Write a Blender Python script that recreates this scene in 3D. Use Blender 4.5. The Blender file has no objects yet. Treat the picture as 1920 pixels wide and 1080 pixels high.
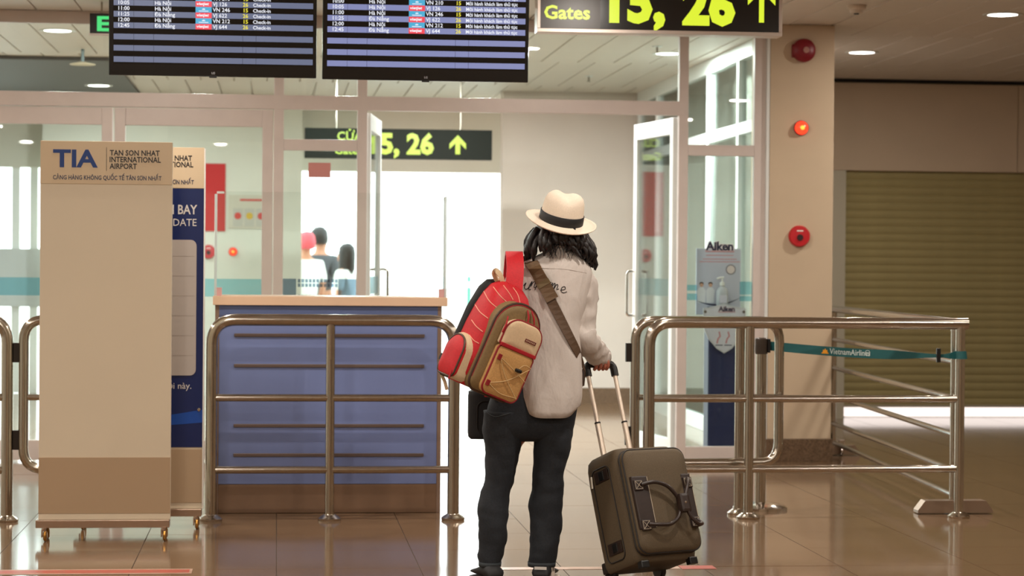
import bpy, bmesh, math, random
from mathutils import Vector, Matrix, noise
random.seed(7)
SC = bpy.context.scene
COL = SC.collection
# ------------------------------------------------------------------ camera
FPX = 4200.0
CAM = Vector((0, 0, 1.35))
YAW, PITCH, ROLL = math.radians(6.0), math.radians(0.63), math.radians(0.47)
_F = Vector((math.sin(YAW)*math.cos(PITCH), math.cos(YAW)*math.cos(PITCH), -math.sin(PITCH)))
_R0 = Vector((math.cos(YAW), -math.sin(YAW), 0))
_U0 = _R0.cross(_F)
_R = _R0*math.cos(ROLL) + _U0*math.sin(ROLL)
_U = -_R0*math.sin(ROLL) + _U0*math.cos(ROLL)
cd = bpy.data.cameras.new('camera'); cam = bpy.data.objects.new('camera', cd); COL.objects.link(cam)
M = Matrix((_R, _U, -_F)).transposed().to_4x4(); M.translation = CAM
cam.matrix_world = M
cd.sensor_width = 36; cd.lens = FPX/1920*36; cd.clip_end = 300
cd.dof.use_dof = True; cd.dof.focus_distance = 9.5; cd.dof.aperture_fstop = 4.0
SC.camera = cam
SC.view_settings.view_transform = 'Standard'; SC.view_settings.look = 'None'
SC.view_settings.gamma = 1; SC.view_settings.use_curve_mapping = False
SC.view_settings.exposure = 0.1
# ------------------------------------------------------------------ world: hazy white daylight
w = bpy.data.worlds.new('world'); SC.world = w; w.use_nodes = True
bg = w.node_tree.nodes['Background']; bg.inputs[0].default_value = (0.93, 1.0, 0.99, 1); bg.inputs[1].default_value = 4.5
sd = bpy.data.lights.new('sun', 'SUN'); sd.energy = 2.0; sd.angle = .2; sd.color = (1, .98, .94)
so = bpy.data.objects.new('sun', sd); COL.objects.link(so); so.rotation_euler = (math.radians(-48), 0, math.radians(12))
LAMP_W, LAMP_C = 32.0, (1.0, .91, .81)         # hall downlights
LAMP2_W, LAMP2_C = 76.0, (.95, 1.0, .96)       # concourse downlights

def U(px, py, Y):
    "point of the plane y = Y seen at a pixel of the 1920x1080 frame"
    d = _F + _R*((px-960)/FPX) + _U*((540-py)/FPX)
    return CAM + d*(Y/d.y)
def G(px, py, z=0.0):
    "point of the level z seen at a pixel"
    d = _F + _R*((px-960)/FPX) + _U*((540-py)/FPX)
    return CAM + d*((z-CAM.z)/d.z)
def UX(px, Y): return U(px, 500, Y).x
# ------------------------------------------------------------------ materials
def lin(c):
    c = c/255
    return c/12.92 if c <= .04045 else ((c+.055)/1.055)**2.4
def rgb(r, g, b): return (lin(r), lin(g), lin(b), 1)
MATS = {}
def mat(name, col, rough=.5, metal=0, var=.0, scale=20, bump=0, spec=.5, col2=None, coords='Object', stretch=None, **kw):
    if name in MATS: return MATS[name]
    m = bpy.data.materials.new(name); m.use_nodes = True; MATS[name] = m
    nt = m.node_tree; b = nt.nodes['Principled BSDF']
    c = rgb(*col)
    b.inputs['Base Color'].default_value = c; b.inputs['Roughness'].default_value = rough
    b.inputs['Metallic'].default_value = metal; b.inputs['Specular IOR Level'].default_value = spec
    for k, v in kw.items(): b.inputs[k.replace('_', ' ')].default_value = v
    if var or bump or col2:
        tc = nt.nodes.new('ShaderNodeTexCoord'); n = nt.nodes.new('ShaderNodeTexNoise')
        n.inputs['Scale'].default_value = scale; n.inputs['Detail'].default_value = 6
        src = tc.outputs[coords]
        if stretch:
            mp = nt.nodes.new('ShaderNodeMapping'); mp.inputs['Scale'].default_value = stretch
            nt.links.new(src, mp.inputs[0]); src = mp.outputs[0]
        nt.links.new(src, n.inputs['Vector'])
        if var or col2:
            mx = nt.nodes.new('ShaderNodeMix'); mx.data_type = 'RGBA'
            lo = tuple(max(0, x*(1-var)) for x in c[:3])+(1,) if not col2 else rgb(*col2)
            hi = tuple(min(1, x*(1+var)) for x in c[:3])+(1,) if not col2 else c
            mx.inputs[6].default_value = lo; mx.inputs[7].default_value = hi
            rp = nt.nodes.new('ShaderNodeMapRange'); rp.inputs[1].default_value = .3; rp.inputs[2].default_value = .7
            nt.links.new(n.outputs['Fac'], rp.inputs[0]); nt.links.new(rp.outputs[0], mx.inputs[0])
            nt.links.new(mx.outputs[2], b.inputs['Base Color'])
        if bump:
            bp = nt.nodes.new('ShaderNodeBump'); bp.inputs['Strength'].default_value = bump; bp.inputs['Distance'].default_value = .002
            nt.links.new(n.outputs['Fac'], bp.inputs['Height']); nt.links.new(bp.outputs[0], b.inputs['Normal'])
    return m
def emit(name, col, s):
    if name in MATS: return MATS[name]
    m = bpy.data.materials.new(name); m.use_nodes = True; MATS[name] = m
    b = m.node_tree.nodes['Principled BSDF']
    b.inputs['Base Color'].default_value = (0.02, .02, .02, 1); b.inputs['Roughness'].default_value = .25
    b.inputs['Emission Color'].default_value = rgb(*col); b.inputs['Emission Strength'].default_value = s
    return m
def glassmat(name, tint=(.93, .98, .97), refl=.5, rough=.0):
    "thin pane: clear with a fresnel sheen"
    m = bpy.data.materials.new(name); m.use_nodes = True; MATS[name] = m
    nt = m.node_tree; nt.nodes.remove(nt.nodes['Principled BSDF']); out = nt.nodes['Material Output']
    t = nt.nodes.new('ShaderNodeBsdfTransparent'); t.inputs[0].default_value = (*tint, 1)
    g = nt.nodes.new('ShaderNodeBsdfGlossy'); g.inputs['Roughness'].default_value = rough
    fr = nt.nodes.new('ShaderNodeFresnel'); fr.inputs[0].default_value = 1.5
    mu = nt.nodes.new('ShaderNodeMath'); mu.operation = 'MULTIPLY'; mu.inputs[1].default_value = refl*2
    mx = nt.nodes.new('ShaderNodeMixShader')
    nt.links.new(fr.outputs[0], mu.inputs[0]); nt.links.new(mu.outputs[0], mx.inputs[0])
    nt.links.new(t.outputs[0], mx.inputs[1]); nt.links.new(g.outputs[0], mx.inputs[2]); nt.links.new(mx.outputs[0], out.inputs[0])
    return m
# ------------------------------------------------------------------ mesh builder
def rpath(pts, r, seg=6, closed=False):
    "polyline with rounded corners"
    pts = [Vector(p) for p in pts]; out = []; n = len(pts)
    for i, p in enumerate(pts):
        if not closed and i in (0, n-1): out.append(p); continue
        a = (pts[i-1]-p); b = (pts[(i+1) % n]-p)
        rr = min(r, a.length*.49, b.length*.49); a = a.normalized()*rr; b = b.normalized()*rr
        for k in range(seg+1):
            t = k/seg; out.append(p + a*(1-t)**2 + b*t**2)
    return out
def arcpath(pts, seg=8):
    "catmull-rom through points"
    P = [Vector(p) for p in pts]; P = [P[0]*2-P[1]]+P+[P[-1]*2-P[-2]]; out = []
    for i in range(1, len(P)-2):
        for k in range(seg):
            t = k/seg
            out.append(.5*((2*P[i])+(-P[i-1]+P[i+1])*t+(2*P[i-1]-5*P[i]+4*P[i+1]-P[i+2])*t*t+(-P[i-1]+3*P[i]-3*P[i+1]+P[i+2])*t**3))
    out.append(P[-2]); return out
class MB:
    def __init__(s): s.v = []; s.f = []
    def add(s, vs, fs):
        o = len(s.v); s.v += [tuple(v) for v in vs]; s.f += [tuple(i+o for i in f) for f in fs]; return s
    def box(s, x0, x1, y0, y1, z0, z1, bv=0):
        if bv:
            b = min(bv, abs(x1-x0)*.45, abs(y1-y0)*.45, abs(z1-z0)*.45); bm = bmesh.new()
            bmesh.ops.create_cube(bm, size=1)
            for v in bm.verts: v.co = Vector(((x0+x1)/2+v.co.x*(x1-x0), (y0+y1)/2+v.co.y*(y1-y0), (z0+z1)/2+v.co.z*(z1-z0)))
            bmesh.ops.bevel(bm, geom=bm.edges[:], offset=b, segments=2, affect='EDGES', profile=.7)
            bm.verts.index_update(); s.add([v.co for v in bm.verts], [[v.index for v in f.verts] for f in bm.faces]); bm.free(); return s
        return s.add([(x0,y0,z0),(x1,y0,z0),(x1,y1,z0),(x0,y1,z0),(x0,y0,z1),(x1,y0,z1),(x1,y1,z1),(x0,y1,z1)],
                     [(3,2,1,0),(4,5,6,7),(0,1,5,4),(1,2,6,5),(2,3,7,6),(3,0,4,7)])
    def tube(s, pts, r, n=12, closed=False, cap=True, flat=None):
        P = [Vector(p) for p in pts]; m = len(P); vs = []; fs = []
        R = r if isinstance(r, (list, tuple)) else [r]*m
        def tan(i):
            a = P[(i-1) % m] if (i or closed) else P[0]; b = P[(i+1) % m] if (i < m-1 or closed) else P[-1]
            return (b-a).normalized()
        t0 = tan(0); ref = Vector((0, 0, 1)) if abs(t0.z) < .9 else Vector((0, 1, 0))
        u = ref.cross(t0).normalized()
        for i in range(m):
            t = tan(i); u = (u-t*u.dot(t)).normalized(); w_ = t.cross(u)
            for k in range(n):
                a = 2*math.pi*k/n; vs.append(P[i]+(u*math.cos(a)+w_*math.sin(a)*(flat or 1))*R[i])
        for i in range(m if closed else m-1):
            j = (i+1) % m
            for k in range(n): fs.append((i*n+k, i*n+(k+1) % n, j*n+(k+1) % n, j*n+k))
        if cap and not closed: fs += [tuple(range(n))[::-1], tuple((m-1)*n+k for k in range(n))]
        return s.add(vs, fs)
    def cyl(s, a, b, r, n=16): return s.tube([a, b], r, n)
    def ribbon(s, pts, nrm, w_, t=.003):
        "flat strap: width w along side vector, thickness t along nrm (per-point normals allowed)"
        P = [Vector(p) for p in pts]; m = len(P); vs = []; fs = []
        for i in range(m):
            tg = (P[min(i+1, m-1)]-P[max(i-1, 0)]).normalized()
            nn = Vector(nrm[i] if isinstance(nrm[0], (tuple, list, Vector)) else nrm); nn = (nn-tg*nn.dot(tg)).normalized(); sd_ = tg.cross(nn)
            ww = w_[i] if isinstance(w_, (list, tuple)) else w_
            vs += [P[i]+sd_*ww/2+nn*t/2, P[i]-sd_*ww/2+nn*t/2, P[i]-sd_*ww/2-nn*t/2, P[i]+sd_*ww/2-nn*t/2]
        for i in range(m-1):
            for k in range(4): fs.append((i*4+k, i*4+(k+1) % 4, i*4+4+(k+1) % 4, i*4+4+k))
        fs += [(0,1,2,3)[::-1], tuple((m-1)*4+k for k in range(4))]
        return s.add(vs, fs)
    def lathe(s, prof, c=(0, 0, 0), n=24, axis='z', sx=1, sy=1):
        vs = []; fs = []; m = len(prof); c = Vector(c)
        for r, h in prof:
            for k in range(n):
                a = 2*math.pi*k/n; x, y = r*math.cos(a)*sx, r*math.sin(a)*sy
                vs.append(c+(Vector((x, y, h)) if axis == 'z' else Vector((x, -h, y)) if axis == 'y' else Vector((h, x, y))))
        for i in range(m-1):
            for k in range(n): fs.append((i*n+k, i*n+(k+1) % n, (i+1)*n+(k+1) % n, (i+1)*n+k))
        fs += [tuple(range(n))[::-1], tuple((m-1)*n+k for k in range(n))]
        return s.add(vs, fs)
    def prism(s, poly, y0, y1):
        "polygon in (x,z) between y0 and y1"
        n = len(poly)
        return s.add([(x, y0, z) for x, z in poly]+[(x, y1, z) for x, z in poly],
                     [tuple(range(n)), tuple(range(n, 2*n))[::-1]]+[(i, i+n, (i+1) % n+n, (i+1) % n) for i in range(n)])
    def loft(s, rings, cap=True):
        n = len(rings[0]); vs = [p for r in rings for p in r]; fs = []
        for i in range(len(rings)-1):
            for k in range(n): fs.append((i*n+k, i*n+(k+1) % n, (i+1)*n+(k+1) % n, (i+1)*n+k))
        if cap: fs += [tuple(range(n))[::-1], tuple((len(rings)-1)*n+k for k in range(n))]
        return s.add(vs, fs)
    def text(s, body, size, x, z, y, align='LEFT', bold=0, sx=1, shear=0, ext=.0006):
        cu = bpy.data.curves.new('t', 'FONT'); cu.body = body; cu.size = size; cu.align_x = align; cu.offset = bold*size
        cu.resolution_u = 2; cu.extrude = ext; cu.shear = shear
        o = bpy.data.objects.new('t', cu); me = bpy.data.meshes.new_from_object(o)
        s.add([(x+v.co.x*sx, y-v.co.z, z+v.co.y) for v in me.vertices], [tuple(p.vertices) for p in me.polygons])
        bpy.data.objects.remove(o); bpy.data.curves.remove(cu); bpy.data.meshes.remove(me); return s
    def xf(s, Mx, start=0):
        for i in range(start, len(s.v)): s.v[i] = tuple(Mx @ Vector(s.v[i]))
        return s
    def build(s, name, m, parent=None, smooth=False, loc=None, sub=0, label=None):
        me = bpy.data.meshes.new(name); me.from_pydata(s.v, [], s.f); me.materials.append(m)
        bm = bmesh.new(); bm.from_mesh(me); bmesh.ops.recalc_face_normals(bm, faces=bm.faces[:]); bm.to_mesh(me); bm.free()
        if smooth:
            me.polygons.foreach_set('use_smooth', [True]*len(me.polygons))
            if smooth != 'all':
                try: me.set_sharp_from_angle(angle=math.radians(40))
                except Exception: pass
        o = bpy.data.objects.new(name, me); COL.objects.link(o); o.parent = parent
        if loc is not None: o.location = loc
        if sub: md = o.modifiers.new('sub', 'SUBSURF'); md.levels = sub; md.render_levels = sub
        if label: o['label'] = label
        return o
def thing(name, label, cat, loc=(0, 0, 0), rot=(0, 0, 0), group=None):
    o = bpy.data.objects.new(name, None); COL.objects.link(o); o.location = loc; o.rotation_euler = rot
    o.empty_display_size = .1; tag(o, label, cat, group); return o
def tag(o, label, cat, group=None):
    o['label'] = label; o['category'] = cat
    if group: o['group'] = group
    return o
def struct(o): o['kind'] = 'structure'; return o
def copy_tree(o, parent=None):
    c = o.copy(); COL.objects.link(c); c.parent = parent
    for ch in list(o.children): copy_tree(ch, c)
    return c
# ------------------------------------------------------------------ shared materials
STEEL = mat('brushed_steel', (188, 180, 168), .17, 1, var=.06, scale=60, stretch=(1, 1, .05))
CHROME = mat('chrome', (215, 210, 205), .1, 1)
ALU = mat('pinkish_aluminium', (208, 196, 190), .42, .1, var=.03, scale=8)
WALU = mat('white_aluminium', (225, 228, 226), .4, .1)
WHITEW = mat('offwhite_wall', (214, 212, 200), .8, var=.02, scale=3)
PINKW = mat('pinkish_wall', (206, 196, 186), .8, var=.02, scale=3)
PILLW = mat('cream_pillar_paint', (196, 176, 150), .75, var=.03, scale=4)
GRANITE = mat('speckled_granite_skirting', (122, 98, 76), .3, col2=(82, 64, 48), scale=90)
BLACK = mat('black_plastic', (14, 14, 15), .35)
RED = mat('red_enamel', (170, 18, 28), .35)
GLASS = glassmat('clear_pane', refl=.32); 
ACRYL = glassmat('acrylic_sheet', (.97, .985, .98), .5)
# ------------------------------------------------------------------ floor
m = mat('polished_granite_tile', (134, 108, 84), .1, spec=.6, col2=(100, 78, 58), scale=160)
m2 = mat('tile_joint', (72, 56, 44), .7)
floor = struct(MB().box(-6, 9.2, -4.2, 23.3, -.2, -.0045).build('floor', m))
TS = .63
me0 = None
for iy in range(0, 23):
    y0 = 9.24+iy*TS
    lo = U(0, 900, y0).x-.7; hi = U(1920, 900, y0+TS).x+.7
    if y0 > 15.3: lo, hi = max(lo, -2.2), min(hi, 6.6 if y0 < 19.4 else 3.4)
    cells = [ix for ix in range(-8, 14) if -.62+(ix+1)*TS >= lo and -.62+ix*TS <= hi]
    MB().box(-.62+cells[0]*TS, -.62+(cells[-1]+1)*TS, y0-.004, y0+TS-.004, -.006, -.003).build('grout_bed', m2, floor)
    for ix in range(-8, 14):
        x0 = -.62+ix*TS
        if x0+TS < lo or x0 > hi: continue
        if me0 is None:
            t = MB().box(0, TS-.004, 0, TS-.004, -.006, 0).build('floor_tile', m, floor); me0 = t.data
        else:
            t = bpy.data.objects.new('floor_tile', me0); COL.objects.link(t); t.parent = floor
        t.location = (x0, y0, random.uniform(-.0004, .0004))
struct(MB().box(-6, 9.2, -4.2, 9.236, -.01, 0).build('floor_near', m)); 
# ------------------------------------------------------------------ ceiling
CZ = 3.01
cm = mat('white_ceiling_plank', (222, 214, 204), .45, var=.02, scale=5)
ceil = struct(MB().box(-6, 9.2, -4.2, 23.4, CZ+.02, CZ+.2).build('ceiling', cm))
struct(MB().box(-6, 9.2, -4.2, 13.3, CZ, CZ+.019).build('ceiling_near', cm))
pmesh = None; PW, PL = .3, 2.5
for iy in range(4):
    y0 = 13.31+iy*PL
    lo = U(0, 100, y0).x-.4; hi = U(1920, 100, min(y0+PL, 23)).x+.4
    if y0 > 15.3: hi = min(hi, 6.8)
    for ix in range(-14, 26):
        x0 = -.1+ix*PW+(.15 if iy % 2 else 0)
        if x0+PW < lo or x0 > hi: continue
        if pmesh is None:
            p = MB().box(.006, PW-.006, .004, PL-.004, CZ, CZ+.02, bv=.006).build('ceiling_panel', cm, ceil); pmesh = p.data
        else:
            p = bpy.data.objects.new('ceiling_panel', pmesh); COL.objects.link(p); p.parent = ceil
        p.location = (x0, y0, random.uniform(-.001, .001))
# dark soffit beyond the doors, left
dk = mat('dark_grey_soffit', (92, 92, 92), .6, var=.04, scale=10)
sx1 = U(232, 150, 20).x
struct(MB().box(-6, sx1, 18.6, 22.55, CZ-.03, CZ-.002).build('ceiling_soffit', dk))
# ------------------------------------------------------------------ enclosing walls (behind and beside the camera)
struct(MB().box(-6.2, -6, -4.2, 23.4, 0, CZ+.2).build('wall_left', WHITEW))
struct(MB().box(9, 9.2, -4.2, 21.4, 0, CZ+.2).build('wall_right', PILLW))
struct(MB().box(3.82, 9, 21.2, 21.4, 0, CZ+.02).build('wall_daylight_block', PILLW))  # unseen wall added to stop daylight leaking in behind the shutter
struct(MB().box(-6.2, 9.2, -4.4, -4.2, 0, CZ+.2).build('wall_behind', PILLW))
# ------------------------------------------------------------------ far wall of the concourse with glazed openings
YB = 21.5
xa = UX(565, YB); xb = UX(941, YB); xl = UX(78, YB)
YBL = 22.6; xa = UX(565, YBL); xl = UX(78, YBL)
wl = struct(MB().box(xl, xa, YBL, YBL+.25, 0, CZ).build('wall_concourse', mat('offwhite_wall2', (220, 220, 208), .8, var=.02, scale=3)))
wb = struct(MB().box(xb, 3.67, YB, YB+.25, 0, CZ).build('wall_far', PINKW))
struct(MB().box(xb, 3.45, YB-.02, YB, 0, .15).build('baseboard_far', GRANITE))
YW = 23.0
zl = U(750, 322, YW).z
struct(MB().box(-6, 3.67, YW, YW+.2, zl, CZ).build('wall_lintel', WHITEW))
# left glazing: grey spandrel band between two bright openings
zs0, zs1 = U(40, 575, YW).z, U(40, 466, YW).z
struct(MB().box(-6, UX(120, YW), YW, YW+.12, zs0, zs1).build('wall_spandrel', mat('pale_grey_panel', (196, 200, 200), .5)))
for i, px in enumerate((28, 62)):
    struct(MB().box(UX(px, YW)-.04, UX(px, YW)+.04, YW+.05, YW+.1, 0, zl).build('window_%d' % (i+1), WALU))
# outside
gm = mat('sunlit_concrete_apron', (196, 196, 190), .9, var=.05, scale=2)
struct(MB().box(-30, 40, 23.3, 120, -.3, -.02).build('floor_outside', gm))
# side wall right of the concourse
struct(MB().box(3.68, 3.8, 15.76, 23.2, 0, CZ).build('wall_side', PINKW))
# ------------------------------------------------------------------ pillar
YP = 15.15
pl, pr = UX(1441, YP), UX(1561, YP)
struct(MB().box(pl, pr, YP, YP+.6, .155, CZ-.001, bv=.006).build('wall_pillar', PILLW))
struct(MB().box(pl-.01, pr+.012, YP-.012, YP+.61, 0, .155, bv=.004).build('baseboard_pillar', GRANITE))
struct(MB().box(pl+.05, pr-.05, YP+.6, YP+.62, 0, CZ-.001).build('wall_pillar_return', PILLW))
# ------------------------------------------------------------------ shutter wall, right
YS = 19.45
sl = UX(1584, YS); st = U(1750, 322, YS).z; sb = .105
wallm = mat('taupe_wall_panel', (196, 178, 154), .7, var=.03, scale=3)
ws = struct(MB().box(3.81, 9, YS, YS+.2, st, CZ-.02).build('wall_shutter', wallm))
xs = UX(1905, YS)
for a, b in ((3.82, xs-.004), (xs+.004, xs+1.6)):
    MB().box(a, b, YS-.012, YS, st+.003, CZ-.035, bv=.003).build('wall_panel', wallm, ws)
struct(MB().box(3.81, 9, YS-.03, YS+.1, CZ-.032, CZ-.001).build('trim_1', mat('dark_gap', (24, 20, 16), .8)))
struct(MB().box(3.81, sl, YS-.015, YS+.2, 0, st).build('trim_2', mat('jamb_grey', (186, 180, 160), .6)))
sh = tag(thing('roller_shutter', 'olive grey slatted roller shutter pulled down across the shop front', 'shutter', (sl, YS+.05, 0)), 'olive grey slatted roller shutter pulled down across the shop front', 'shutter')
slm = mat('olive_shutter_slat', (160, 148, 104), .75, spec=.15, var=.05, scale=6)
SW = 9-sl-.02; n = 30; hh = (st-sb)/n; sm = None
for i in range(n):
    if sm is None:
        poly = [(0, .0), (-.007, hh*.2), (-.011, hh*.5), (-.008, hh*.8), (0, hh*.97), (.002, hh*1.01), (.006, hh*1.01), (.006, 0)]
        mb = MB().add([(x, y, z) for x in (0.005, SW) for y, z in poly], [tuple(range(8)), tuple(range(8, 16))[::-1]]+[(k, k+8, (k+1) % 8+8, (k+1) % 8) for k in range(8)])
        o = mb.build('slat', slm, sh); sm = o.data
    else:
        o = bpy.data.objects.new('slat', sm); COL.objects.link(o); o.parent = sh
    o.location = (0, 0, sb+i*hh)
MB().box(.005, SW, -.03, .02, sb-.008, sb+.014, bv=.003).build('bottom_bar', mat('shutter_bar', (170, 160, 140), .5), sh)
lt = thing('gap_light_strip', 'added glowing white strip standing in for light from the room behind the raised shutter edge', 'lamp', (sl, YS+.16, 0))  # glowing tube added for the room light that shows under the shutter
MB().tube([(-.02, 0, .048), (SW-.1, 0, .048)], .045, 16).build('tube', emit('gap_glow_white', (255, 240, 232), 1.3), lt, smooth=True)
for x in (0, SW-.14): MB().box(x, x+.05, -.02, .04, 0, .05, bv=.004).build('end_cap', WALU, lt)
# ------------------------------------------------------------------ downlights (each carries its own lamp)
def downlight(x, y, label, group, far=False, z=CZ, pw=1.0):
    t = thing('downlight', label, 'ceiling light', (x, y, z), group=group)
    MB().lathe([(.098, -.004), (.128, -.006), (.13, -.001), (.13, .0), (.098, .0)], n=28).build('trim_ring', WALU, t, smooth=True)
    MB().lathe([(.0, -.0045), (.098, -.0045), (.098, -.001), (0, -.001)], n=28).build('diffuser', emit('lamp_face', (255, 250, 238), 6), t)
    ld = bpy.data.lights.new('lamp', 'AREA'); ld.shape = 'DISK'; ld.size = .18
    ld.energy = pw*(LAMP2_W if far else LAMP_W); ld.color = LAMP2_C if far else LAMP_C
    lo = bpy.data.objects.new('lamp', ld); COL.objects.link(lo); lo.parent = t; lo.location = (0, 0, -.012)
    return t
for px, py, nm in ((1880, 27, 'bright round downlight in the ceiling near the right edge of the hall'), (1616, 98, 'round downlight in the ceiling just right of the cream pillar')):
    p = G(px, py, CZ); downlight(p.x, p.y, nm, 'hall downlights')
for x in (-3.5, -.8, 1.9, 4.6):
    for y in (-1.6, 2.0, 5.3, 8.3, 10.9, 13.3):  # unseen lamps; the row nearest the doors is added to brighten their frames
        if x > 4 and y > 12: continue
        downlight(x, y, 'unseen round recessed downlight in the hall ceiling above and behind the viewer', 'hall downlights')
p = G(108, 57, CZ); downlight(p.x, p.y, 'round downlight in the white concourse ceiling left of the exit sign', 'concourse downlights', True)
p = G(185, 160, CZ-.03); downlight(p.x, p.y, 'round downlight set in the dark grey soffit', 'concourse downlights', True, CZ-.03, pw=.4)
for x, y in ((-.6, 16.7), (.5, 16.7), (1.5, 16.7), (.5, 18.9), (1.5, 18.9), (-3.6, 17.4), (3.05, 17.4)):  # lamps added to brighten the concourse and the sanitiser stand
    downlight(x, y, 'added round downlight in the concourse ceiling beyond the glass partition', 'concourse downlights', True)
# ------------------------------------------------------------------ glazed partition
Y0 = 15.2; FD = .06                      # frame depth
part = MB()
zh0, zh1 = 2.375, 2.47                   # header
zt0, zt1 = 2.10, 2.175                   # low transoms
XM = {k: UX(k, Y0) for k in (0, 203, 212, 521, 677, 1278, 1421)}
WM = .066
pt = struct(bpy.data.objects.new('wall_partition', None)); COL.objects.link(pt); pt.location = (0, Y0, 0)
def frame(x0, x1, z0, z1, nm, dy=0, m_=ALU): return MB().box(x0, x1, -FD/2+dy, FD/2+dy, z0, z1, bv=.004).build(nm, m_, pt)
XL = -5.9
frame(XL, pl, CZ-.085, CZ-.002, 'head_rail')
frame(XL, XM[1278], zh0, zh1, 'header_rail', -.004)
for k in (521, 677, 1278): frame(XM[k]-WM/2, XM[k]+WM/2, 0, CZ-.08, 'mullion', -.002)
frame(XM[1421]-.04, XM[1421]+.04, 0, CZ-.08, 'mullion')
MB().box(XM[1421]+.04, pl-.002, -.05, .05, 0, CZ-.08, bv=.003).build('filler_strip', WALU, pt)
frame(XM[521]+WM/2, XM[677]-WM/2, zt0, zt1, 'transom'); frame(XM[1278]+WM/2, XM[1421]-.04, zt0, zt1, 'transom')
frame(XM[521]+WM/2, XM[677]-WM/2, 0, .13, 'sill_rail'); frame(XM[1278]+WM/2, XM[1421]-.04, 0, .1, 'sill_rail')
def pane(x0, x1, z0, z1, par=pt, y=.0, nm='pane'): return MB().box(x0, x1, y-.004, y+.004, z0, z1).build(nm, GLASS, par)
pane(XL, XM[521], zh1, CZ-.08); pane(XM[521]+.03, XM[677]-.03, zt1, CZ-.08); pane(XM[677]+.03, XM[1278]-.03, zh1, CZ-.08)
g1 = pane(XM[521]+.03, XM[677]-.03, .12, zt0); pane(XM[1278]+.03, XM[1421]-.04, zt1, CZ-.08)
g2 = pane(XM[1278]+.03, XM[1421]-.04, .1, zt0)
BLUE = glassmat('pale_blue_film', (.64, .87, .93), .3, .3); GREYD = glassmat('grey_film', (.48, .57, .66), .3, .3)
# decals on the two fixed panes
xa_, xb_ = XM[521]+.034, XM[677]-.034
zq = U(600, 520, Y0).z
for r, (z, h) in enumerate(((zq-.012, .024), (zq-.042, .024), (zq-.118, .024))):
    mb = MB(); k = 0
    x = xa_+.1
    while x < xb_-.13:
        mb.box(x, x+.019, -.0062, -.0048, z-h, z); x += .025
    mb.build('decal_squares', GREYD, g1)
MB().box(xb_-.12, xb_, -.0062, -.0048, zq-.13, zq-.01).build('decal', GREYD, g1)
MB().box(xa_, xa_+.09, -.0062, -.0048, zq-.13, zq-.01).build('decal', GREYD, g1)
q = U(599, 319, Y0)
MB().box(q.x-.075, q.x+.075, -.0065, -.0048, q.z-.05, q.z+.05).build('red_sticker', mat('faded_red_sticker', (196, 132, 126), .5), g1)
xa2, xb2 = XM[1278]+.034, XM[1421]-.042; zq = U(1340, 533, Y0).z
for a, b, z0, z1 in ((xa2, xa2+.075, zq-.045, zq-.005), (xa2, xa2+.075, zq-.11, zq-.065), (xb2-.085, xb2, zq-.07, zq+.02), (xb2-.085, xb2, zq-.115, zq-.08)):
    MB().box(a, b, -.0062, -.0048, z0, z1).build('decal', BLUE, g2)
# door leaves: local frame hinged at origin, leaf running along +x
def leaf(nm, label, w_, h_, loc, rz, m_=ALU, handle=True, stripe=(1.13, 1.25)):
    t = thing(nm, label, 'door', loc, (0, 0, rz)); sw = .075
    for a, b in ((0.004, sw), (w_-sw, w_-.004)): MB().box(a, b, -.022, .022, .012, h_, bv=.004).build('stile', m_, t)
    MB().box(sw, w_-sw, -.021, .021, h_-.115, h_-.001, bv=.004).build('top_rail', m_, t)
    MB().box(sw, w_-sw, -.021, .021, .013, .145, bv=.004).build('bottom_rail', m_, t)
    g = MB().box(sw-.005, w_-sw+.005, -.004, .004, .14, h_-.11).build('pane', GLASS, t)
    MB().box(sw, w_-sw, -.0062, -.0048, *stripe).build('decal', BLUE, g)
    if handle:
        for s_ in (-1, 1):
            x = w_-sw*.5
            MB().tube(rpath([(x, s_*.022, .98), (x, s_*.075, .98), (x, s_*.075, 1.3), (x, s_*.022, 1.3)], .03), .011, 10).build('handle', CHROME, t, smooth=True)
    return t
LW = XM[521]-WM/2-XM[212]
leaf('glass_door', 'closed aluminium glass door leaf between the exit sign and the slim mullion', LW-.004, zh0-.006, (XM[521]-WM/2-.002, Y0, 0), math.pi, stripe=(1.11, 1.23))
leaf('glass_door', 'closed aluminium glass door leaf at the far left edge behind the sign stand', LW-.004, zh0-.006, (XM[212]-LW, Y0, 0), 0, handle=False, stripe=(1.11, 1.23))
leaf('glass_door', 'open glass door leaf with white frame and bar handle beside the suitcase', .9, zh0-.01, (XM[1278]-WM/2-.004, Y0+.045, 0), math.radians(98.5), WALU)
leaf('glass_door', 'open glass door leaf swung away behind the acrylic counter screen', .9, zh0-.01, (XM[677]+WM/2+.004, Y0+.045, 0), math.radians(82.5), WALU)
# glazed side screen of the concourse
sg = struct(bpy.data.objects.new('wall_side_screen', None)); COL.objects.link(sg); sg.location = (3.48, 0, 0)
for y0, y1, z0, z1, nm in ((15.5, 21.4, CZ-.12, CZ-.002, 'head_rail'), (15.5, 21.4, 2.33, 2.42, 'transom'), (15.5, 21.4, 0, .12, 'sill_rail')):
    MB().box(-.03, .03, y0, y1, z0, z1, bv=.004).build(nm, WALU, sg)
for y in (15.55, 16.65, 17.85, 19.1, 20.3, 21.35): MB().box(-.031, .031, y-.04, y+.04, 0, CZ-.1, bv=.004).build('mullion', WALU, sg)
MB().box(-.004, .004, 15.55, 21.35, .12, CZ-.12).build('pane', GLASS, sg)
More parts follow.
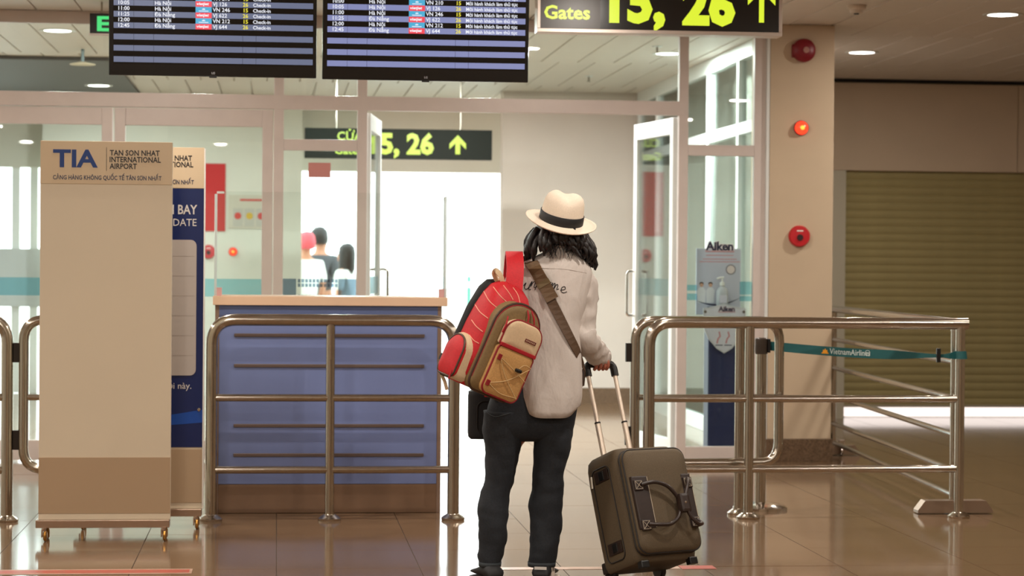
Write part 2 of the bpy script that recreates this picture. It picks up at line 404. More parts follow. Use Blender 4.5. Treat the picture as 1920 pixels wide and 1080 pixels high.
# ------------------------------------------------------------------ things on the concourse wall
def board(nm, label, cat, px0, py0, px1, py1, Y, m_, th=.012):
    a, b = U(px0, py1, Y), U(px1, py0, Y); t = thing(nm, label, cat, ((a.x+b.x)/2, Y, a.z))
    w_, h_ = b.x-a.x, b.z-a.z
    MB().box(-w_/2, w_/2, -th, 0, 0, h_, bv=.003).build('panel', m_, t); return t, w_, h_
t, w_, h_ = board('wall_poster', 'plain red rectangular poster on the concourse wall beside the sign stands', 'poster', 352, 307, 423, 433, YBL-.001, mat('red_poster', (196, 30, 34), .6))
t, w_, h_ = board('notice_board', 'pale notice sheet with three small red and yellow pictures on the wall', 'poster', 428, 366, 498, 428, YBL-.001, mat('pale_notice', (206, 200, 184), .6))
for i, c in enumerate(((214, 70, 62), (214, 176, 60), (206, 70, 70))):
    x = -w_/2+.045+i*.115
    f = MB().box(x, x+.1, -.0145, -.012, .02, .2, bv=.002).build('picture_card', mat('card_grey', (190, 186, 176), .6), t)
    MB().lathe([(.0, .0), (.035, .0), (.03, .002), (0, .002)], (x+.05, -.0146, .125), n=14, axis='y').build('picture', mat('pic%d' % i, c, .6), f)
MB().box(-.07, w_/2-.02, -.0135, -.012, h_-.06, h_-.04).build('heading', mat('red_print', (200, 60, 56), .6), t)
def bell(nm, label, px, py, Y, r, m_, kind, cat='alarm'):
    p = U(px, py, Y); t = thing(nm, label, cat, (p.x, p.y, p.z))
    if kind == 'bell':
        MB().lathe([(0, .0), (r*.85, .0), (r, .012), (r*.97, .035), (r*.75, .052), (r*.3, .06), (0, .06)], n=32, axis='y').build('gong', m_, t, smooth=True)
        MB().lathe([(0, .058), (r*.27, .058), (r*.25, .066), (0, .067)], (r*.1, 0, -.0), n=20, axis='y').build('cap', mat('bell_cap', (176, 128, 118), .5), t, smooth=True)
        MB().box(-r*1.02, -r*.7, -.03, 0, -r*.6, r*.5, bv=.006).build('mounting_lug', m_, t)
    elif kind == 'lamp':
        MB().lathe([(0, 0), (r*1.15, 0), (r*1.1, .014), (0, .014)], n=28, axis='y').build('base_ring', RED, t, smooth=True)
        MB().lathe([(0, .014), (r, .014), (r*.92, .03), (r*.55, .046), (0, .052)], n=28, axis='y').build('lens', emit('red_lamp_lens', (255, 62, 30), 1.6), t, smooth=True)
        MB().lathe([(0, .046), (r*.4, .046), (0, .06)], n=16, axis='y').build('bulb_glow', emit('orange_glow', (255, 168, 60), 2), t, smooth=True)
    else:
        MB().lathe([(0, 0), (r, 0), (r, .02), (r*.9, .032), (0, .034)], n=32, axis='y').build('face', m_, t, smooth=True)
        MB().lathe([(0, .034), (r*.3, .034), (r*.28, .042), (0, .042)], (0, 0, -r*.12), n=20, axis='y').build('button', mat('dark_button', (44, 14, 16), .4), t)
        MB().box(-r*.3, r*.3, -.0345, -.033, r*.45, r*.55).build('print_line', mat('white_print', (240, 238, 232), .5), t)
    return t
bell('fire_bell', 'dark red round fire bell high on the cream pillar', 1506, 95, YP-.001, .082, mat('dark_red_enamel', (128, 14, 30), .4), 'bell')
bell('alarm_lamp', 'glowing orange red indicator lamp on the cream pillar', 1502, 240, YP-.001, .046, RED, 'lamp')
bell('fire_call_point', 'round red fire call point with dark button on the cream pillar', 1498, 443, YP-.001, .074, mat('call_red', (190, 18, 30), .4), 'call')
bell('fire_call_point', 'round red fire call point on the far wall, half behind the sign stand', 391, 472, YBL-.001, .07, mat('call_red2', (200, 52, 60), .4), 'call')
bell('alarm_lamp', 'small pinkish red indicator lamp on the far concourse wall', 437, 472, YBL-.001, .04, RED, 'lamp')
# ceiling fittings
def sprinkler(px, py, label):
    p = G(px, py-4, CZ); t = thing('sprinkler', label, 'sprinkler', (p.x, p.y, CZ), group='ceiling sprinklers')
    MB().lathe([(0, -.001), (.04, -.001), (.034, -.01), (0, -.01)], n=18).build('escutcheon', WALU, t)
    MB().lathe([(.008, -.01), (.009, -.05), (.022, -.052), (.022, -.055), (0, -.056)], n=12).build('head', mat('sprinkler_metal', (150, 140, 128), .3, .8), t)
sprinkler(1232, 90, 'small ceiling sprinkler under the gate sign'); sprinkler(1104, 146, 'small ceiling sprinkler right of the second screen')
p = G(1606, 10, CZ); t = thing('smoke_detector', 'white round smoke detector on the ceiling above the pillar', 'detector', (p.x, p.y, CZ))
MB().lathe([(0, -.0005), (.06, -.0005), (.06, -.022), (.045, -.03), (.04, -.05), (0, -.052)], n=28).build('housing', mat('detector_white', (214, 200, 184), .5), t, smooth=True)
MB().lathe([(.0, -.052), (.018, -.052), (.016, -.058), (0, -.058)], n=14).build('sensor', BLACK, t)
p = G(155, 92, CZ); t = thing('ceiling_disc_aerial', 'pale disc hanging from a thin rod in front of the dark soffit', 'aerial', (p.x, p.y, CZ))
MB().cyl((0, 0, -.001), (0, 0, -.1), .013, 12).build('rod', mat('bluish_rod', (150, 170, 178), .4, .3), t, smooth=True)
MB().lathe([(0, -.1), (.02, -.1), (.1, -.118), (.1, -.124), (0, -.128)], n=28).build('disc', mat('cream_disc', (226, 214, 186), .5), t, smooth=True)
# ------------------------------------------------------------------ exit sign and concourse gate sign
YE = 14.6
a, b = U(168, 62, YE), U(300, 27, YE)
t = thing('exit_sign', 'black box sign with green lettering half hidden behind the left screen', 'sign', ((a.x+b.x)/2, YE, a.z))
w_, h_ = b.x-a.x, b.z-a.z
MB().box(-w_/2, w_/2, 0, .06, 0, h_, bv=.004).build('box', BLACK, t)
MB().box(-w_/2-.004, w_/2+.004, -.002, .062, -.012, -.001).build('trim_strip', ALU, t)
MB().text('EXIT', h_*1.0, -w_/2+.04, h_*.14, -.001, bold=.035, sx=1.35).build('lettering', emit('exit_green', (70, 215, 120), 1.0), t)
for x in (-w_/3, w_/3): MB().cyl((x, .03, h_), (x, .03, CZ-a.z-.001), .006, 8).build('hanger', STEEL, t)
YELL = emit('sign_yellow', (222, 240, 52), .95)
def gate_arrow(mb, x, z, h, wd, st_, y, ext=.0012):
    "upright arrow with its tip at the top"
    mb.prism([(x-st_/2, z), (x+st_/2, z), (x+st_/2, z+h-st_*.9), (x-st_/2, z+h-st_*.9)], y-ext, y)
    for s_ in (-1, 1):
        mb.prism([(x, z+h), (x+s_*wd/2, z+h-wd*.52), (x+s_*wd/2, z+h-wd*.52-st_*1.15), (x, z+h-st_*1.25)], y-ext*1.3, y)
YG = 19.9
a, b = U(571, 298, YG), U(923, 243, YG); w_, h_ = b.x-a.x, U(923, 243, YG).z-U(923, 299, YG).z
t = thing('gate_sign', 'dark hanging sign reading 15, 26 beyond the doors over the bright opening', 'sign', ((a.x+b.x)/2, YG, U(750, 298, YG).z))
MB().box(-w_/2, w_/2, 0, .1, 0, h_, bv=.004).build('box', mat('sign_face_far', (16, 18, 13), .8, spec=.15), t)
mb = MB(); k = w_/352
YF = emit('sign_yellow_far', (216, 248, 60), 1.0)
mb.text('15, 26', h_*.92, -w_/2+116*k, h_*.19, -.001, bold=.045, sx=.97).build('gate_numerals', YF, t)
mb = MB(); gate_arrow(mb, -w_/2+287*k, h_*.18, h_*.64, 31*k, 9*k, -.001); mb.build('arrow', YF, t)
MB().text('CỬA', h_*.4, -w_/2+60*k, h_*.6, -.001, bold=.02).build('lettering', YF, t); MB().text('Gates', h_*.4, -w_/2+55*k, h_*.14, -.001, bold=.02).build('lettering', YF, t)
for x in (-w_/3, w_/3): MB().cyl((x, .05, h_), (x, .05, CZ-t.location.z-.001), .008, 8).build('hanger', STEEL, t)
# ------------------------------------------------------------------ near gate sign
YN = 12.6
a, b = U(1007, 62, YN), U(1466, 66, YN); zb = (a.z+b.z)/2; w_ = b.x-a.x; h_ = CZ-.05-zb; k = w_/459
t = thing('gate_sign', 'large black hanging sign with yellow Gates 15, 26 and arrow at the top', 'sign', ((a.x+b.x)/2, YN, zb))
F1 = mat('sign_black', (22, 19, 18), .18, spec=.6)
MB().box(-w_/2+.006, w_/2-.006, 0, .12, .006, h_-.006).build('box', F1, t)
for x0, x1, z0, z1 in ((-w_/2, w_/2, 0, 7*k), (-w_/2, w_/2, h_-7*k, h_), (-w_/2, -w_/2+6*k, 7*k, h_-7*k), (w_/2-6*k, w_/2, 7*k, h_-7*k)):
    MB().box(x0, x1, -.006, .126, z0, z1, bv=.002).build('frame_strip', mat('sign_frame_silver', (206, 192, 182), .3, .6), t)
MB().box(-w_/2+6*k, -w_/2+117*k, -.003, .0, 7*k, h_-7*k).build('left_panel', mat('sign_brown', (74, 62, 56), .25), t)
mb = MB()
MB().text('Gates', 34.5*k, -w_/2+12*k, 25*k, -.0035, bold=.028, sx=1.06).build('lettering', YELL, t); MB().text('CỬA', 34.5*k, -w_/2+16*k, 62*k, -.0035, bold=.022, sx=1.06).build('lettering', YELL, t)
mb.text('15', 102*k, -w_/2+119*k, 24*k, -.001, bold=.048, sx=.95); mb.text(',', 102*k, -w_/2+216*k, 24*k, -.001, bold=.045)
mb.text('26', 102*k, -w_/2+272*k, 22*k, -.001, bold=.048, sx=.95); mb.build('gate_numerals', YELL, t)
mb = MB(); gate_arrow(mb, -w_/2+420*k, 25*k, 70*k, 52*k, 9.5*k, -.001); mb.build('arrow', YELL, t)
for x in (-w_/3, w_/3): MB().cyl((x, .06, h_), (x, .06, CZ-zb-.001), .01, 8).build('hanger', STEEL, t)
# ------------------------------------------------------------------ flight information screens
def tv(label, pxl, pxr, pyb, rows, shade, status, x_time, dim):
    Yt = 11.95
    a, b = U(pxl, pyb-3, Yt), U(pxr, pyb+3, Yt); w_ = b.x-a.x; k = w_/388
    t = thing('flight_screen', label, 'screen', ((a.x+b.x)/2, Yt, U((pxl+pxr)/2, pyb, Yt).z), (math.radians(5), 0, 0), 'flight information screens')
    H = .625
    MB().box(-w_/2, w_/2, 0, .05, 0, H, bv=.006).build('housing', mat('screen_bezel', (10, 10, 12), .15, spec=.6), t)
    MB().box(-w_/2+.15, w_/2-.15, .05, .09, .12, H-.1, bv=.01).build('back_box', BLACK, t)
    pn = MB().box(-w_/2+8*k, w_/2-6*k, -.0012, .001, 22*k, H-8*k).build('panel', mat('screen_black', (5, 5, 7), .12, spec=.5), t)
    x0, x1 = -w_/2+9*k, w_/2-7*k
    pitch = 10.55*k; z0 = 25*k
    wh = emit('screen_white', (236, 238, 246), 1.0); ye = emit('screen_yellow', (240, 226, 60), .95)
    st_ = emit('stripe_'+shade, dict(a=(98, 106, 132), b=(126, 132, 176))[shade], 1.0)
    mt, my, ml = MB(), MB(), MB()
    for i in range(18):
        z = z0+i*pitch
        if i % 2 == 0:
            for xa_, xb_ in ((x0, x0+37*k), (x0+37.5*k, x0+74*k), (x0+74.5*k, x0+240*k), (x0+240.5*k, x0+265*k), (x0+265.5*k, x1)):
                MB().box(xa_, xb_, -.0018, -.0012, z, z+pitch).build('row_stripe', st_, pn)
        if i >= 6:
            r = rows[(i-6) % len(rows)]; zt = z+2.0*k
            mt.text(r[0], 10.2*k, x0+x_time*k, zt, -.002, bold=.012); mt.text(r[1], 10.2*k, x0+(x_time+69)*k, zt, -.002, bold=.012)
            mt.text(r[2], 10.2*k, x0+184*k, zt, -.002, bold=.012); my.text(r[3], 10.2*k, x0+240*k, zt, -.002, bold=.02)
            mt.text(status, 9.2*k, x0+259*k, zt, -.002, bold=.016, sx=.93 if len(status) > 10 else 1)
            vn = r[2].startswith('VN')
            lg = MB().box(x0+152*k, x0+182*k, -.0022, -.0016, z, z+pitch).build('airline_tag', emit('tag_blue', (70, 168, 206), 1) if vn else emit('tag_red', (238, 70, 84), 1), pn)
            q = MB()
            if vn:
                q.prism([(x0+(164+3*c)*k, z+pitch*(.5+.3*s_)) for c, s_ in ((0, 0), (.2, .7), (.7, .5), (1, 1), (1.3, .5), (1.8, .7), (2, 0))], -.0026, -.0022)
                q.box(x0+158*k, x0+176*k, -.0026, -.0022, z+pitch*.2, z+pitch*.32)
            else: q.text('vietjet', 7.2*k, x0+153.5*k, z+pitch*.32, -.0024, bold=.03, shear=.2, sx=1.25)
            q.build('airline_logo', emit('screen_white', (236, 238, 246), 1.0), lg)
    mt.build('row_lettering', wh, pn); my.build('gate_numbers', ye, pn)
    MB().box(-.02, .02, -.004, .02, -.006, .006, bv=.002).build('sensor_bump', BLACK, t)
    MB().text('LG', 5.5*k, -.008, 5*k, -.0015, bold=.01).build('logo', mat('logo_grey', (170, 170, 172), .4), t)
    for x in (-w_/4, w_/4): MB().cyl((x, .075, H-.2), (x, .075, CZ-t.location.z-.03), .016, 10).build('ceiling_pole', BLACK, t)
    return t
rows = [('12:45', 'Đà Nẵng', 'VJ 644', '26'), ('12:00', 'Hà Nội', 'VN 212', '15'), ('11:25', 'Đà Nẵng', 'VJ 622', '26'), ('11:00', 'Hà Nội', 'VN 246', '15'), ('10:05', 'Hà Nội', 'VJ 126', '26'), ('10:00', 'Hà Nội', 'VN 210', '15'), ('09:10', 'Buôn Ma Thuột', 'VJ 358', '26')]
tv('left flight information screen with grey striped timetable showing Check-in', 204, 593, 144, rows[:6], 'a', 'Check-in', 7, 1)
tv('right flight information screen with bluish striped timetable and long status text', 604, 990, 152, rows, 'b', 'Mời hành khách làm thủ tục', 8, 1)
# ------------------------------------------------------------------ wheeled sign stands
BOARD = mat('cream_board', (216, 202, 178), .28, var=.02, scale=2); BOARD2 = mat('beige_lower_board', (176, 150, 120), .35, var=.02, scale=2)
NAVY = mat('navy_print', (12, 32, 84), .3); DARKT = mat('black_print', (30, 26, 30), .4); STAIN = mat('stand_steel', (190, 168, 150), .25, .9)
BRASS = mat('caster_brass', (176, 128, 60), .3, .8)
def stand(label, pxr, Yc, second):
    wd, H = .626, 1.92
    x1 = UX(pxr, Yc); t = thing('sign_stand', label, 'sign', (x1-wd/2, Yc, 0))
    bd = MB().box(-wd/2, wd/2, -.03, .03, .1, H, bv=.003).build('board', BOARD, t)
    k = wd/244
    MB().box(-wd/2, wd/2, -.034, -.0295, H-80*k, H, bv=.0015).build('header_panel', mat('header_beige', (208, 186, 154), .3), t)
    MB().box(-wd/2, wd/2, -.033, -.0295, .13, .4+.0, bv=.001).build('lower_panel', BOARD2, t)
    MB().box(-wd/2-.012, wd/2-.002, -.05, .05, .062, .1, bv=.004).build('base_bar', STAIN, t)
    for x in (-wd/2+.03, wd/2-.03):
        for y in (-.06, .06):
            c = MB().tube([(x, y, .062), (x, y, .05)], .012, 10).build('caster', STAIN, t)
            MB().lathe([(0, -.009), (.018, -.009), (.026, -.004), (.026, .004), (.018, .009), (0, .009)], (x+.006, y, .026), n=18, axis='x').build('wheel', BRASS, c, smooth=True)
            MB().box(x-.012, x-.006, y-.012, y+.012, .02, .055).build('fork', STAIN, c)
    z = H-80*k; mb = MB(); y = -.0345
    mb.text('TAN SON NHAT', 14.4*k, 6*k, z+54*k, y, bold=.02, sx=.86); mb.text('INTERNATIONAL', 14.4*k, 5*k, z+41.5*k, y, bold=.02, sx=.85); mb.text('AIRPORT', 14.4*k, 6*k, z+29*k, y, bold=.02, sx=.86)
    mb.box(0*k-.001, .001, y-.0005, y+.0005, z+25*k, z+69*k)
    mb.build('lettering', DARKT, t)
    MB().text('CẢNG HÀNG KHÔNG QUỐC TẾ TÂN SƠN NHẤT', 11.5*k, -99*k, z+8*k, y, bold=.016, sx=.775).build('lettering_vietnamese', mat('slate_print', (52, 58, 84), .4), t)
    MB().text('TIA', 45*k, -98*k, z+32*k, y, bold=.03, sx=1.16).build('logo_lettering', mat('logo_blue', (22, 58, 122), .3), t)
    if second:
        MB().box(-wd/2, wd/2, -.033, -.0295, .41, H-80*k-.002).build('navy_panel', NAVY, t)
        r = MB(); x0, x1_ = -wd/2+.03, wd/2-.035; z0, z1 = .772, 1.455; R_ = .03
        poly = []
        for cx, cz, a0 in ((x1_-R_, z1-R_, 0), (x0+R_, z1-R_, 90), (x0+R_, z0+R_, 180), (x1_-R_, z0+R_, 270)):
            poly += [(cx+R_*math.cos(math.radians(a0+18*j)), cz+R_*math.sin(math.radians(a0+18*j))) for j in range(6)]
        pn = r.prism(poly, -.036, -.033).build('grey_panel', mat('grey_inset', (176, 166, 158), .4), t)
        for i in range(1, 7): MB().box(x0+.01, x1_-.012, -.0364, -.036, z0+i*.1, z0+i*.1+.0015).build('ruled_line', mat('rule_grey', (150, 138, 128), .5), pn)
        wp = mat('pale_print', (206, 200, 194), .4)
        for tx_, sz_, xx_, zz_, bo_, sx_ in (('ẾN BAY', .066, .035, H-.335, .018, .8), ('UPDATE', .052, .035, H-.395, .004, .92), ('đổi này.', .045, .055, .705, .004, 1)):
            MB().text(tx_, sz_, wd/2-xx_, zz_, -.0335, 'RIGHT', bo_, sx=sx_).build('lettering_white', wp, t)
        sw = MB(); pts = []
        top = [(-wd/2+i*wd/20, .53+.07*(i/20)**1.6) for i in range(21)]; bot = [(-wd/2+i*wd/20, .5+.035*(i/20)**1.6) for i in range(21)]
        sw.prism(bot+top[::-1], -.0338, -.0332).build('swoosh', mat('bright_blue_print', (18, 72, 158), .3), t)
        MB().box(wd/2, wd/2+.006, -.036, .032, .1, H-.005).build('edge_trim', mat('white_edge', (226, 222, 214), .4), t)
        MB().lathe([(0, 0), (.01, 0), (.008, .008), (0, .009)], (wd/2-.018, -.033, .6), n=12, axis='y').build('screw_cap', CHROME, t)
    return t
stand('cream sign stand on casters with big blue three-letter logo, front one of two', 322.5, 10.95, False)
stand('sign stand with navy flight update panel standing behind the cream one', 382, 11.42, True)
# ------------------------------------------------------------------ steel crowd rails
YR = 11.72; RT, RS = .031, .02
ZT, ZM, ZL = 1.045, .64, .265
def flange(mb, x, y=0): mb.lathe([(.028, .0), (.06, 0), (.062, .012), (.05, .022), (.036, .03), (.033, .034), (0, .034)], (x, y, 0), n=28)
def rail_part(t, pts, r, nm, n=14): return MB().tube(pts, r, n).build(nm, STEEL, t, smooth=True)
x0, x1 = UX(398, YR), UX(853, YR); xm = UX(621, YR)
t = thing('crowd_rail', 'hoop-topped steel crowd rail standing in front of the blue counter', 'railing', ((x0+x1)/2, YR, 0)); o_ = (x0+x1)/2
rail_part(t, rpath([(x0-o_, 0, .03), (x0-o_, 0, ZT), (x1-o_, 0, ZT), (x1-o_, 0, .03)], .13, 8), RT, 'hoop', 16)
rail_part(t, [(xm-o_, 0, .03), (xm-o_, 0, ZT-.02)], .024, 'middle_post')
for z in (ZM, ZL): rail_part(t, [(x0-o_+.02, 0, z), (x1-o_-.02, 0, z)], RS, 'cross_rail')
for x in (x0, xm, x1):
    mb = MB(); flange(mb, x-o_); mb.build('foot_flange', STEEL, t, smooth=True)
# far-left rail with its gate
xp = UX(15, YR)
t = thing('crowd_rail', 'steel crowd rail running out of the left edge of the view', 'railing', (xp, YR, 0))
rail_part(t, rpath([(0, 0, .03), (0, 0, ZT), (-1.3, 0, ZT), (-1.3, 0, .03)], .13, 8), RT, 'hoop', 16)
for z in (ZM, ZL): rail_part(t, [(-1.28, 0, z), (-.02, 0, z)], RS, 'cross_rail')
for x in (0, -1.3):
    mb = MB(); flange(mb, x); mb.build('foot_flange', STEEL, t, smooth=True)
def gate(label, loc, rz, W, z0, z1, r=.026):
    g = thing('rail_gate', label, 'gate', loc, (0, 0, rz))
    MB().tube(rpath([(0, 0, z0), (0, 0, z1), (W, 0, z1), (W, 0, z0)], .11, 7, True), r, 14, closed=True).build('frame', STEEL, g, smooth=True)
    rail_part(g, [(.01, 0, ZM), (W-.01, 0, ZM)], RS*.8, 'cross_rail')
    for z in (z0+.15, z1-.17):
        MB().box(-.052, -.018, -.012, .012, z-.05, z+.05, bv=.003).build('hinge', mat('hinge_dark', (52, 46, 42), .4, .7), g)
    return g
gate('steel tube gate hinged to the left rail behind the cream sign stand', (xp+.082, YR, 0), 0, .86, .27, ZT-.005)
# right-hand rail
xa, xb, xc, xd = UX(1219, YR), UX(1407, YR), UX(1802, YR), UX(1203, YR)
t = thing('crowd_rail', 'long steel crowd rail right of the suitcase with a square open end', 'railing', (xb, YR, 0))
rail_part(t, rpath([(xa-xb, 0, .03), (xa-xb, 0, ZT), (xc-xb+.04, 0, ZT)], .13, 8), RT, 'top_rail', 16)
for z in (ZM, ZL): rail_part(t, [(xa-xb+.02, 0, z), (xc-xb-.02, 0, z)], RS, 'cross_rail')
rail_part(t, [(0, 0, .03), (0, 0, ZT-.02)], .026, 'middle_post'); rail_part(t, [(xc-xb, 0, .03), (xc-xb, 0, ZT-.02)], .026, 'end_post')
for x in (xa-xb, 0, xc-xb):
    mb = MB(); flange(mb, x); mb.build('foot_flange', STEEL, t, smooth=True)
gt = gate('steel tube gate folded back behind the right-hand rail', (xa-.06, YR+.1, 0), math.radians(4.5), .80, .285, ZT+.005)
xq = UX(1389, YR+.2)
t = thing('gate_post', 'steel post with round flange just behind the right rail', 'post', (xq, YR+.2, 0))
rail_part(t, [(0, 0, .03), (0, 0, ZT)], .027, 'post'); mb = MB(); flange(mb, 0); mb.build('foot_flange', STEEL, t, smooth=True)
MB().lathe([(.027, 0), (.02, .014), (0, .018)], (0, 0, ZT), n=16).build('cap', STEEL, t, smooth=True)
# belt stanchion and belt
ys = YR+.46; xs_ = UX(1429, ys)
t = thing('belt_stanchion', 'slim steel stanchion with round base holding the teal belt', 'stanchion', (xs_, ys, 0))
MB().lathe([(0, 0), (.15, 0), (.15, .015), (.11, .03), (.04, .042), (0, .042)], n=36).build('base', CHROME, t, smooth=True)
rail_part(t, [(0, 0, .04), (0, 0, .87)], .03, 'post', 20)
MB().lathe([(.033, .86), (.036, .87), (.036, .945), (.03, .95), (0, .95)], n=24).build('belt_head', mat('stanchion_head', (58, 48, 40), .4), t, smooth=True)
MB().box(.03, .046, -.03, .03, .868, .944, bv=.004).build('belt_slot', BLACK, t)
p0 = Vector((xs_+.045, ys, .905)); p1 = Vector((xc+.0, YR-.033, U(1800, 667, YR).z))
TEAL = mat('teal_belt', (12, 82, 84), .6, var=.05, scale=80)
pts, ws_ = [], []
for i in range(25):
    f = i/24; p = p0.lerp(p1-Vector((.1, 0, 0)), f); p.z -= .012*math.sin(math.pi*f); pts.append(p)
    ws_.append(.05 if f < .72 else .05-.032*min(1, (f-.72)/.22))
bt = thing('retractable_belt', 'teal airline belt stretched from the stanchion to the rail end post', 'belt', p0)
loc = lambda P: [Vector(q)-p0 for q in P]
MB().ribbon(loc(pts), (0, -1, 0), ws_, .003).build('webbing', TEAL, bt)
e = pts[-1]; ring = [e+Vector((.1+.034*math.cos(a)-.0, .033+.034*math.sin(a), .004)) for a in [math.pi*1.0+2*math.pi*j/20 for j in range(21)]]
MB().ribbon(loc(ring), [(q-(e+Vector((.1, .033, 0)))).normalized() for q in ring], .042, .003).build('loop', TEAL, bt)
MB().ribbon(loc([e, e+Vector((.03, 0, .0)), e+Vector((.068, .02, .003))]), (0, -1, 0), [.018, .03, .042], .003).build('tail', TEAL, bt)
MB().box(-.011, .011, -.009, .006, -.035, .04, bv=.003).build('clip', BLACK, bt, loc=e-p0+Vector((-.03, 0, 0)))
# print on the belt, following its slope
p1 = p1-Vector((.1, 0, 0)); f0 = (1543-1440)/(1775-1440); P0 = p0.lerp(p1, f0); P0.z -= .012*math.sin(math.pi*f0)
sl_ = math.atan2(-(p0.z-p1.z), (p1-p0).xy.length); an = math.atan2(p1.y-p0.y, p1.x-p0.x)
Rm = Matrix.Translation(P0-p0) @ Matrix.Rotation(an, 4, 'Z') @ Matrix.Rotation(-sl_, 4, 'Y')
mb = MB(); k = 1/349
mb.text('VietnamAirlines', 15.5*k, 16*k, -5*k, -.0032, bold=.006, sx=.8)
for i in range(24):
    a0, a1 = 2*math.pi*i/24, 2*math.pi*(i+1)/24
    mb.prism([(90*k+r_*k*math.cos(a), 1*k+r_*k*math.sin(a)) for r_, a in ((5, a0), (5, a1), (4.2, a1), (4.2, a0))], -.0036, -.003)
mb.box(87*k, 93*k, -.0036, -.003, .6*k, 1.6*k)
mb.xf(Rm).build('lettering', mat('belt_print', (196, 208, 204), .6), bt)
mb = MB()
for a, h in ((-62, 6.2), (-32, 8.3), (0, 9.5), (32, 8.3), (62, 6.2)):
    a = math.radians(a); d = Vector((math.sin(a), math.cos(a))); n_ = Vector((d.y, -d.x)); b_ = Vector((7, -4.5))
    mb.prism([tuple((b_+q)*k) for q in (Vector((0, 0)), d*h*.55+n_*2.1, d*h, d*h*.55-n_*2.1)][::-1], -.0036-.0002*abs(a), -.003)
mb.box(0*k, 14*k, -.0034, -.003, -5.2*k, -3.4*k); mb.xf(Rm).build('lotus_emblem', mat('belt_gold', (236, 160, 30), .6), bt)
# movable barrier running back from the rail end
pn = G(1787, 962); pf = G(1556, 853); dv = (pf-pn); L = dv.length; an = math.atan2(dv.y, dv.x)
t = thing('queue_barrier', 'six-rail steel barrier on flat feet running back towards the shutter', 'barrier', (pn.x, pn.y, 0), (0, 0, an))
PS = mat('pale_steel', (206, 206, 200), .16, 1)
for x, nm in ((0, 'end_post'), (L, 'end_post'), (L-.1, 'inner_post')): rail_part(t, [(x, 0, .07), (x, 0, 1.02)], .022, nm)
rail_part(t, rpath([(-.0, 0, 1.0), (.0, 0, 1.045), (L, 0, 1.045), (L, 0, .9)], .04, 5), .025, 'top_rail').data.materials[0] = PS
for z in (.83, .63, .43, .235, .1):
    o = rail_part(t, [(0.01, 0, z), (L-.01, 0, z)], .0165, 'cross_rail'); o.data.materials[0] = PS
FOOT = mat('foot_taupe_steel', (150, 128, 108), .35, .6)
for x in (0.0, L):
    mb = MB().prism([(-.21, .005), (-.21, .02), (-.17, .072), (.17, .072), (.21, .02), (.21, .005)], -.045, .045)
    mb.xf(Matrix.Translation((x, 0, 0)) @ Matrix.Rotation(math.pi/2-(an-math.pi/2)*0-math.pi/2-an, 4, 'Z'))
    mb.build('foot', FOOT, t)
    MB().box(x-.04, x+.04, -.04, .04, 0, .006).build('foot_pad', BLACK, t)
MB().lathe([(0, -.012), (.025, -.012), (.035, -.006), (.035, .006), (.025, .012), (0, .012)], (L-.06, -.07, .036), n=20, axis='y').build('caster_wheel', CHROME, t, smooth=True)
MB().box(L-.085, L-.035, -.095, -.045, .06, .12, bv=.01).build('caster_fork', CHROME, t)
MB().box(L-.03, L+.03, -.03, .03, .92, 1.0, bv=.004).build('clamp', BLACK, t)
# ------------------------------------------------------------------ counter with clear screen
YCf = 12.06; cx0, cx1 = UX(404, YCf), UX(829, YCf); cm_ = (cx0+cx1)/2; W = cx1-cx0; D = .5
ct = thing('service_counter', 'blue fronted counter with wood-tone top and brown kick plate', 'counter', (cm_, YCf, 0))
BL = mat('periwinkle_laminate', (116, 130, 178), .42, var=.02, scale=4); BR = mat('brown_kick_laminate', (122, 94, 72), .4, var=.05, scale=9)
TOPM = mat('peach_laminate', (224, 190, 160), .35, var=.03, scale=6)
MB().box(-W/2, W/2, .012, D, 0, 1.115).build('carcass', mat('counter_side', (138, 108, 86), .5), ct)
MB().box(-W/2+.022, W/2-.022, 0, .012, .157, 1.115, bv=.002).build('front_panel', BL, ct)
MB().box(-W/2+.022, W/2-.022, -.002, .012, 0.002, .155, bv=.002).build('kick_plate', BR, ct)
for s_ in (-1, 1): MB().box(s_*W/2-.022*(s_ > 0), s_*W/2+.022*(s_ < 0), -.003, .013, 0, 1.115, bv=.002).build('edge_strip', mat('edge_taupe', (128, 104, 88), .45), ct)
MB().box(-W/2+.022, W/2-.022, -.004, 0, 1.06, 1.115).build('top_fascia', mat('slate_blue_band', (84, 98, 140), .45), ct)
for py in (629, 686, 798, 853):
    z = U(615, py, YCf).z; MB().box(UX(440, YCf)-cm_, UX(797, YCf)-cm_, -.008, 0, z-.009, z+.009, bv=.003).build('trim_bar', mat('trim_bar_metal', (120, 106, 100), .35, .7), ct)
MB().box(-W/2-.012, W/2+.03, -.02, D+.02, 1.115, 1.163, bv=.004).build('worktop', TOPM, ct)
zt_ = 1.163; hs = .565
ss = thing('acrylic_screen', 'clear three-sided acrylic screen standing on the blue counter', 'screen guard', (cm_, YCf, zt_))
MB().box(-W/2+.0, W/2+.02, .205, .21, 0.001, hs).build('front_sheet', ACRYL, ss)
EDGE = mat('acrylic_edge_glint', (236, 244, 242), .15, spec=.6, Transmission_Weight=.5)  # white colour stands in for bright refraction along the sheet edges
for x, nm in ((-W/2, 'side_sheet'), (W/2+.02, 'side_sheet')):
    MB().box(x-.0025, x+.0025, .03, .205, .001, hs-.02).build(nm, ACRYL, ss)
    MB().box(x-.007, x+.007, .018, .03, .001, hs-.02, bv=.002).build('sheet_edge', EDGE, ss)
    MB().box(x-.03*(x > 0)-.004, x+.03*(x < 0)+.004, .02, .06, .0, .045, bv=.003).build('corner_block', mat('pink_block', (206, 160, 158), .5), ss)
MB().box(-W/2, -W/2+.04, .196, .205, hs-.012, hs).build('top_clip', EDGE, ss)
